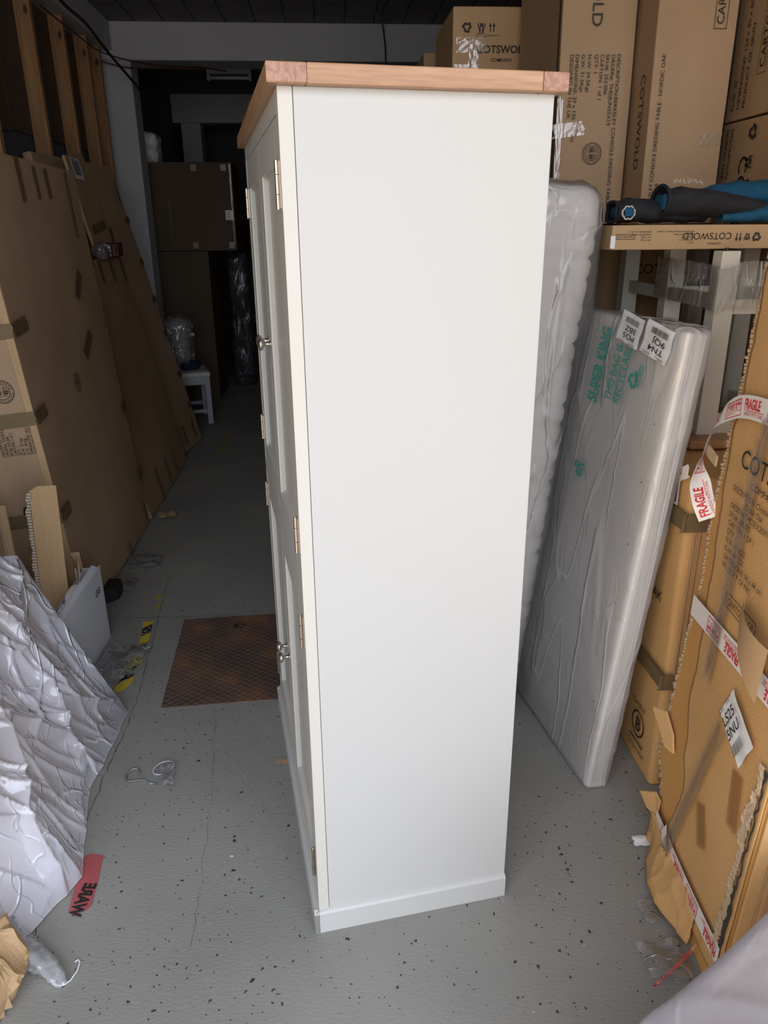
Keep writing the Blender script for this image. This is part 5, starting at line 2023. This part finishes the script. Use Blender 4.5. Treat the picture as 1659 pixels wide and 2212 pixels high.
def rag(u, v):
    k = int(u * 88)
    w = .012 + .020 * abs(math.sin(u * 7)) * (.5 + .5 * noise.noise(V((u * 9, 1, 1))))
    y = .016 + jb[k] + (w + ja[k]) * v
    return V((-.011 - .006 * abs(noise.noise(V((u * 40, v * 5, 3)))) - .004 * v, y, .10 + .52 * u + jb[(k * 3) % 90] * .5))


rip.grid(rag, 88, 5)
rip.build('ragged_paper', 'card_edge', tc)
# printing
st_ = Sheet((-.0135, 0, 0), (0, -1, 0), (0, 0, 1), 0)
P = MB()
P.text(st_, -.388, 1.118, 'COTSWOLD', .040, 1.05)
P.text(st_, -.318, 1.088, 'COMPANY', .014, 1.2)
for k, s in enumerate(('DESCRIPTION: Chester Wood', '             -Classic Oak', 'ORDER#: THCSJUL25X15', 'SKU#: 683.072', 'CARTON: 1 OF 1', 'QTY: 1', 'N.W: 41 KGS', 'G.W: 44 KGS', 'DIMENSIONS: 96 x 44 cm', 'PRODUCT OF PRC')):
    z = 1.060 - k * .0192
    P.text(st_, -.398 + k * .003, z, s, .0125, 1.0)
q = st_.turned(-.320, .815, 0)
P.outline(q, 0, 0, .15, .034, .002)
P.text(q, .010, .009, 'CARTON 1 OF 1', .015, .95)
print_on(tc, P)


def fragile(parent, path_fn, length, width, flip, seed, red_phase=0.0):
    """white tape ribbon along path_fn(s)->Sheet at arc length s, printed in red"""
    mb = MB()
    n = max(12, int(length / .012))
    mb.grid(lambda u, v: path_fn(u * length)(0, (v - .5) * width), n, 4)
    rb = mb.build('fragile_tape', 'white_tape', parent, smooth=True, recalc=False)
    P = MB()
    s = red_phase

    def bend(mb2, s0, draw):
        tmp = MB()
        draw(tmp, Sheet((0, 0, 0), (1, 0, 0), (0, 1, 0), 0))
        me = bpy.data.meshes.new('t')
        for v in tmp.bm.verts:
            sx = s0 + v.co.x
            shq = path_fn(min(max(sx, 0), length))
            v.co = shq(0, v.co.y, .0009)
        tmp.bm.to_mesh(me)
        tmp.bm.free()
        mb2.bm.from_mesh(me)
        bpy.data.meshes.remove(me)
    per = .20
    k = 0
    while s < length - .03:
        if k % 2 == 0 and s + .085 < length:
            bend(P, s, lambda m_, q_: (m_.text(q_, 0, -.004, 'FRAGILE', width * .42, .62, bold=.03), m_.text(q_, .0, -width * .36, 'HANDLE WITH CARE', width * .15, .80), m_.rect(q_, 0, -width * .15, .088, width * .025)))
        elif k % 2 == 1 and s + .075 < length:
            bend(P, s, lambda m_, q_: (m_.outline(q_, 0, -width * .36, .072, width * .74, .0018), m_.outline(q_, .004, -width * .16, .015, width * .46, .001), m_.outline(q_, .021, -width * .16, .014, width * .46, .001), m_.outline(q_, .037, -width * .16, .014, width * .46, .001), m_.outline(q_, .053, -width * .16, .015, width * .46, .001),
                                       m_.glass(q_, .0115, .004, .015), m_.hands(q_, .028, .004, .014), m_.arrows(q_, .044, .004, .016), m_.umbrella(q_, .0605, .004, .015), m_.small_lines(q_, .004, -width * .26, .062, 1, .01, width * .03)))
        s += .105 if k % 2 == 0 else .090
        k += 1
    P.build('red_printing', 'redink', rb, recalc=False)
    return rb


# two straight bands across the broad face; lettering upside down
fragile(tc, lambda s: Sheet((-.0145, .0 + s, .758 - .053 * s), (0, 1, -.053), (0, -.053, -1), 0), .478, .052, True, 1, .005)
fragile(tc, lambda s: Sheet((-.0135 - .004 * math.sin(s * 7), .002 + s, .128 - .04 * s), (0, 1, -.04), (0, -.04, -1), 0), .432, .046, True, 2, .01)


def arc_path(pts):
    pts = [V(p) for p in pts]
    seg_l = [(b_ - a).length for a, b_ in zip(pts, pts[1:])]
    tot = sum(seg_l)
    return pts, seg_l, tot


def ribbon(pts, ups):
    pts, seg_l, tot = arc_path(pts)
    ups = [V(u) for u in ups]

    def f(s):
        k = 0
        r = s
        while k < len(seg_l) - 1 and r > seg_l[k]:
            r -= seg_l[k]
            k += 1
        t = min(1, max(0, r / seg_l[k]))
        t = t
        # catmull-rom
        p0, p1, p2, p3 = pts[max(k - 1, 0)], pts[k], pts[k + 1], pts[min(k + 2, len(pts) - 1)]
        p = .5 * ((2 * p1) + (p2 - p0) * t + (2 * p0 - 5 * p1 + 4 * p2 - p3) * t * t + (3 * p1 - p0 - 3 * p2 + p3) * t ** 3)
        d = .5 * ((p2 - p0) + 2 * (2 * p0 - 5 * p1 + 4 * p2 - p3) * t + 3 * (3 * p1 - p0 - 3 * p2 + p3) * t * t)
        d.normalize()
        u = ups[k].lerp(ups[k + 1], t)
        u = (u - d * u.dot(d)).normalized()
        return Sheet(p, d, u, 0)
    return f, tot


# loose upper tape: leaves the face, arcs over the edge and hangs down twisting
fp_, tot = ribbon([(-.010, .490, .955), (-.022, .510, .985), (-.026, .540, 1.020), (-.026, .561, 1.055), (-.022, .565, 1.095), (-.020, .556, 1.14), (-.020, .535, 1.178), (-.020, .495, 1.210), (-.019, .43, 1.238), (-.018, .33, 1.252), (-.018, .18, 1.256), (-.018, .05, 1.256)],
                  [(-.8, .6, .25), (-.8, .6, .2), (-.8, .7, 0), (-.1, 1, -.3), (.45, .85, -.3), (.45, .85, -.25), (.40, .8, .1), (.2, .4, .8), (0, .1, 1), (0, 0, 1), (0, 0, 1), (0, 0, 1)])
fragile(tc, fp_, tot, .05, False, 3, .01)
# torn remnant of tape on the lower face and at the base corner
o = MB().prism([V((-.022, .345, .165)), V((-.022, .325, .12)), V((-.022, .30, .075)), V((-.022, .275, .045)), V((-.022, .30, .03)), V((-.022, .335, .085)), V((-.022, .365, .13))], (-.001, 0, 0)).build('tape_remnant', 'white_tape', tc)
P = MB()
q = Sheet((-.0245, .30, .05), (0, .5, .8), (0, -.8, .5), 0)
P.text(q, .01, -.012, 'FRAGI', .020, .7, bold=.03)
P.build('red_printing', 'redink', tc, recalc=False)
# address label on the face
s_l = st_.turned(-.222, .590, math.radians(52))
addr_label(tc, st_.turned(-.095, .552, math.radians(67)), .085, .135, ('LS25', '5NU'), 23, 'address_label', .004)
# clear tape runs
for (y, z, l, w, a) in ((.30, .93, .62, .05, math.radians(88)), (.26, .33, .5, .045, math.radians(75))):
    q = Sheet((-.021, 0, 0), (0, -1, 0), (0, 0, 1), 0)
    mb = MB()
    qq = q.turned(-y, z, a)
    mb.grid(lambda u, v: qq(l * (u - .5), w * (v - .5), .002 + .006 * creases(V((u * 3, v * 2, y * 9)), 3, 1)), 40, 6)
    mb.build('clear_tape', 'clear_tape', tc, smooth=True, recalc=False)
q = Sheet((-.0135, 0, 0), (0, -1, 0), (0, 0, 1), 0)
for (y, z, w, h, a) in ((.09, .47, .05, .13, .2), (.20, .30, .05, .10, .5)):
    qq = q.turned(-y, z, a)
    o = MB().rect(qq, -w / 2, -h / 2, w, h).build('brown_tape', 'brown_clear', tc, recalc=False)
# curl of brown tape lifting from the printed face
mb = MB()
mb.grid(lambda u, v: V((-.016 - .038 * math.sin(u * 2.2), .235 - .19 * u, .872 - .085 * v * (.4 + u) - .01 * u)), 16, 6)
mb.build('peeled_paper', 'card_tan', tc, smooth=True, recalc=False)
# red strand and film by the base corner
rs_ = MB()
rs_.grid(lambda u, v: V((.78 - .105 * u, 1.165 - .03 * u + .004 * v, .075 * (1 - u) ** 1.3 + .004 + .016 * v * (1 - u))), 14, 2)
tag(rs_.build('red_strand', 'red_film', None, smooth=True, recalc=False), 'thin red strand of torn tape trailing onto the floor below the torn carton', 'tape strand')
o = MB().tube([V((1.20 * 0 + .905, 1.62, 1.06)), V((.89, 1.61, 1.035)), V((.905, 1.60, 1.03)), V((.925, 1.57, 1.05))], .008, 6).build('clear_tape_end', 'clear_tape', tc, smooth=True) if False else None

# ------------------------------------------------------------------ grey wrapped item at the lower right corner
gd = (V((.723, .905, 0)) - V((.441, .738, 0))).normalized()
gp = V((gd.y, -gd.x, 0))
gm = frame(V((.441, .738, 0)), gd, V((-gd.y, gd.x, 0)), V((0, 0, 1)))
gw = thing('wrapped_cushion', 'grey plastic wrapped item with a pale padded body at the lower right corner', 'wrapped furniture', gm)


def gdisp(p, n):
    return n * (noise.noise(p * 4) * .008)


mb = MB().slab((.50, .34, .46), .05, (16, 12, 10), gdisp)
for v in mb.bm.verts:
    v.co.x += .015
    v.co.y -= .475
mb.build('padded_body', 'foam_white', gw, smooth=True)
mb = MB().slab((.62, .49, .50), .02, (60, 40, 30), lambda p, n: n * (creases(V((p.x * .5, p.y * 1.3, p.z)), 6, 4) * .012 + .001))
for v in mb.bm.verts:
    v.co.y -= .49
    k = max(0, 1 - v.co.x / .12) * max(0, 1 - abs(v.co.y) / .12)
    v.co.x -= .03 * k
    v.co.z = max(.002, v.co.z)
mb.build('plastic_wrap', 'film_grey', gw, smooth=True)

# ------------------------------------------------------------------ back of the unit
# dining chair in the gloom
ch = thing('dining_chair', 'white dining chair with cream seat beyond the leaning cartons', 'chair', Matrix.Translation((-1.04, 6.6, 0)) @ Matrix.Rotation(.26, 4, 'Z'))
for (x, y, h) in ((-.045, 0, .42), (-.045, .38, .42)):
    MB().box(x, x + .045, y, y + .045, 0, h).build('leg', 'chair_paint', ch, bevel=.003)
for y in (0, .38):
    MB().prism([V((-.42, y, 0)), V((-.375, y, 0)), V((-.355, y, .45)), V((-.375, y, .75)), V((-.415, y, 1.0)), V((-.445, y, 1.0)), V((-.41, y, .72)), V((-.40, y, .45))], (0, .045, 0)).build('leg', 'chair_paint', ch, bevel=.003)
MB().box(-.40, 0, .008, .034, .35, .42).box(-.40, 0, .391, .417, .35, .42).box(-.026, 0, .03, .40, .35, .42).build('seat_rail', 'chair_paint', ch, bevel=.002)
MB().box(-.38, -.04, .012, .030, .10, .13).box(-.38, -.04, .395, .413, .10, .13).build('stretcher', 'chair_paint', ch, bevel=.002)
MB().slab((.42, .43, .045), .02, (6, 6, 3), dents(.003, 6)).build('seat', 'chair_seat', ch, smooth=True).location = (-.41, -.003, .415)
MB().box(-.44, -.415, .04, .39, .93, 1.0).box(-.43, -.405, .04, .39, .78, .83).build('back_rail', 'chair_paint', ch, bevel=.003)
mb = MB().slab((.22, .26, .42), .09, (10, 10, 14), lambda p, n: n * (creases(p, 12, 3) * .03 - .005))
o = mb.build('bubble_wrap_bag', 'film_clear', None, smooth=True)
o.location = (-1.41, 6.64, .50)
tag(o, 'bag of clear bubble wrap resting on the white chair', 'plastic bag')
mb = MB().slab((.16, .18, .07), .03, (5, 5, 3), dents(.01, 9))
o = mb.build('folded_cloth', 'cloth_navy', None, smooth=True)
o.location = (-1.30, 6.66, .462)
tag(o, 'dark blue folded cloth on the chair seat under the bubble wrap', 'cloth')

bk = carton('stored_carton', 'large dark carton on the floor in the back room, lower of two', Matrix.Translation((-1.72, 7.62, 0)), (.61, .6, 1.43), 'card_shaded')
bu = carton('stored_carton', 'wide dark carton with white taped edge, upper of two in the back room', Matrix.Translation((-1.70, 7.6, 1.435)), (.87, .6, .765), 'card_shaded')
s_ = Sheet((0, 0, 0), (1, 0, 0), (0, 0, 1), .004)
for (a, bz, w, h) in ((.845, .05, .016, .70), (.27, .02, .014, .42)):
    MB().rect(s_, a, bz, w, h).build('tape', 'clear_tape', bu, recalc=False)
for (a, bz) in ((.46, .02), (.80, .02), (.50, .69), (.77, .69)):
    MB().rect(s_, a, bz, .05, .055).build('tape', 'tape_olive', bu, recalc=False)
lb = MB().rect(s_, .785, .27, .075, .085).build('label', 'label', bu, recalc=False)
MB().small_lines(Sheet((0, 0, 0), (1, 0, 0), (0, 0, 1), .005), .80, .33, .045, 4, .015, .005).build('label_print', 'ink', lb, recalc=False)
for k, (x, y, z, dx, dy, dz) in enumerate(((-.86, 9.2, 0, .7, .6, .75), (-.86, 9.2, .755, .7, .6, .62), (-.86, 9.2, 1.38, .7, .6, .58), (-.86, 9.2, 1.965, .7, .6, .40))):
    carton('stored_carton', ('brown carton at the floor of the far column', 'second brown carton up the far column', 'third brown carton up the far column', 'topmost brown carton of the far column')[k], Matrix.Translation((x, y, z)), (dx, dy, dz), 'card_shaded', 'column of cartons in the dark back room')
mb = MB().slab((.20, .5, 1.40), .06, (6, 8, 20), lambda p, n: n * (creases(p, 5, 8) * .05 - .01))
o = mb.build('wrapped_bundle', 'film_shaded', None, smooth=True)
o.location = (-1.02, 8.3, 0)
tag(o, 'tall item swathed in clear film beside the dark cartons', 'wrapped furniture')
mb = MB().slab((.22, .3, .25), .05, (6, 6, 6), lambda p, n: n * (creases(p, 9, 8) * .04 - .01))
o = mb.build('wrapped_parcel', 'wrapped_white', None, smooth=True)
o.location = (-1.74, 7.75, 2.203)
tag(o, 'small pale wrapped parcel on top of the upper dark carton', 'parcel')

# fluorescent light
lf = thing('ceiling_light', 'unlit fluorescent batten light on the ceiling beyond the beam', 'light', Matrix.Translation((-1.14, 8.76, 3.05)))
MB().box(0, .45, 0, .10, .06, .14).build('light_body', 'lamp_body', lf, bevel=.004)
MB().box(0, .03, .02, .08, .0, .06).box(.42, .45, .02, .08, .0, .06).build('lamp_holder', 'lamp_body', lf, bevel=.003)
MB().tube([V((.03, .05, .028)), V((.42, .05, .028))], .016, 12).build('lamp_tube', 'tube', lf, smooth=True)


# cables
def cable(label, pts, r, mat):
    f, tot = ribbon(pts, [(0, 0, 1)] * len(pts))
    n = 40
    o = MB().tube([f(tot * k / n)(0, 0) for k in range(n + 1)], r, 8).build('cable', mat, smooth=True)
    return tag(o, label, 'cable')


cable('thick black cable sagging from the ceiling corner to the pier, top left', [(-1.44, 4.6, 2.95), (-1.475, 5.2, 2.863), (-1.506, 5.8, 2.882), (-1.524, 6.4, 2.828), (-1.477, 7.0, 2.716), (-1.46, 7.15, 2.67)], .010, 'black')
cable('upper thin dark red cable crossing the studs to the beam', [(-1.537, 5.0, 2.791), (-1.587, 5.8, 2.829), (-1.605, 6.6, 2.866), (-1.34, 7.05, 2.873), (-1.006, 7.3, 2.90), (-.8, 7.5, 2.91)], .005, 'cable_red')
cable('lower thin dark red cable crossing the pier to the beam', [(-1.76, 7.0, 2.894), (-1.563, 7.05, 2.855), (-1.34, 7.06, 2.85), (-.95, 7.3, 2.88)], .005, 'cable_red')
cable('thin black cable hanging down the front of the beam above the oak top', [(.546, 6.3, 3.185), (.50, 6.7, 3.165), (.542, 7.06, 3.12), (.555, 7.06, 2.98), (.555, 7.08, 2.80)], .006, 'black')
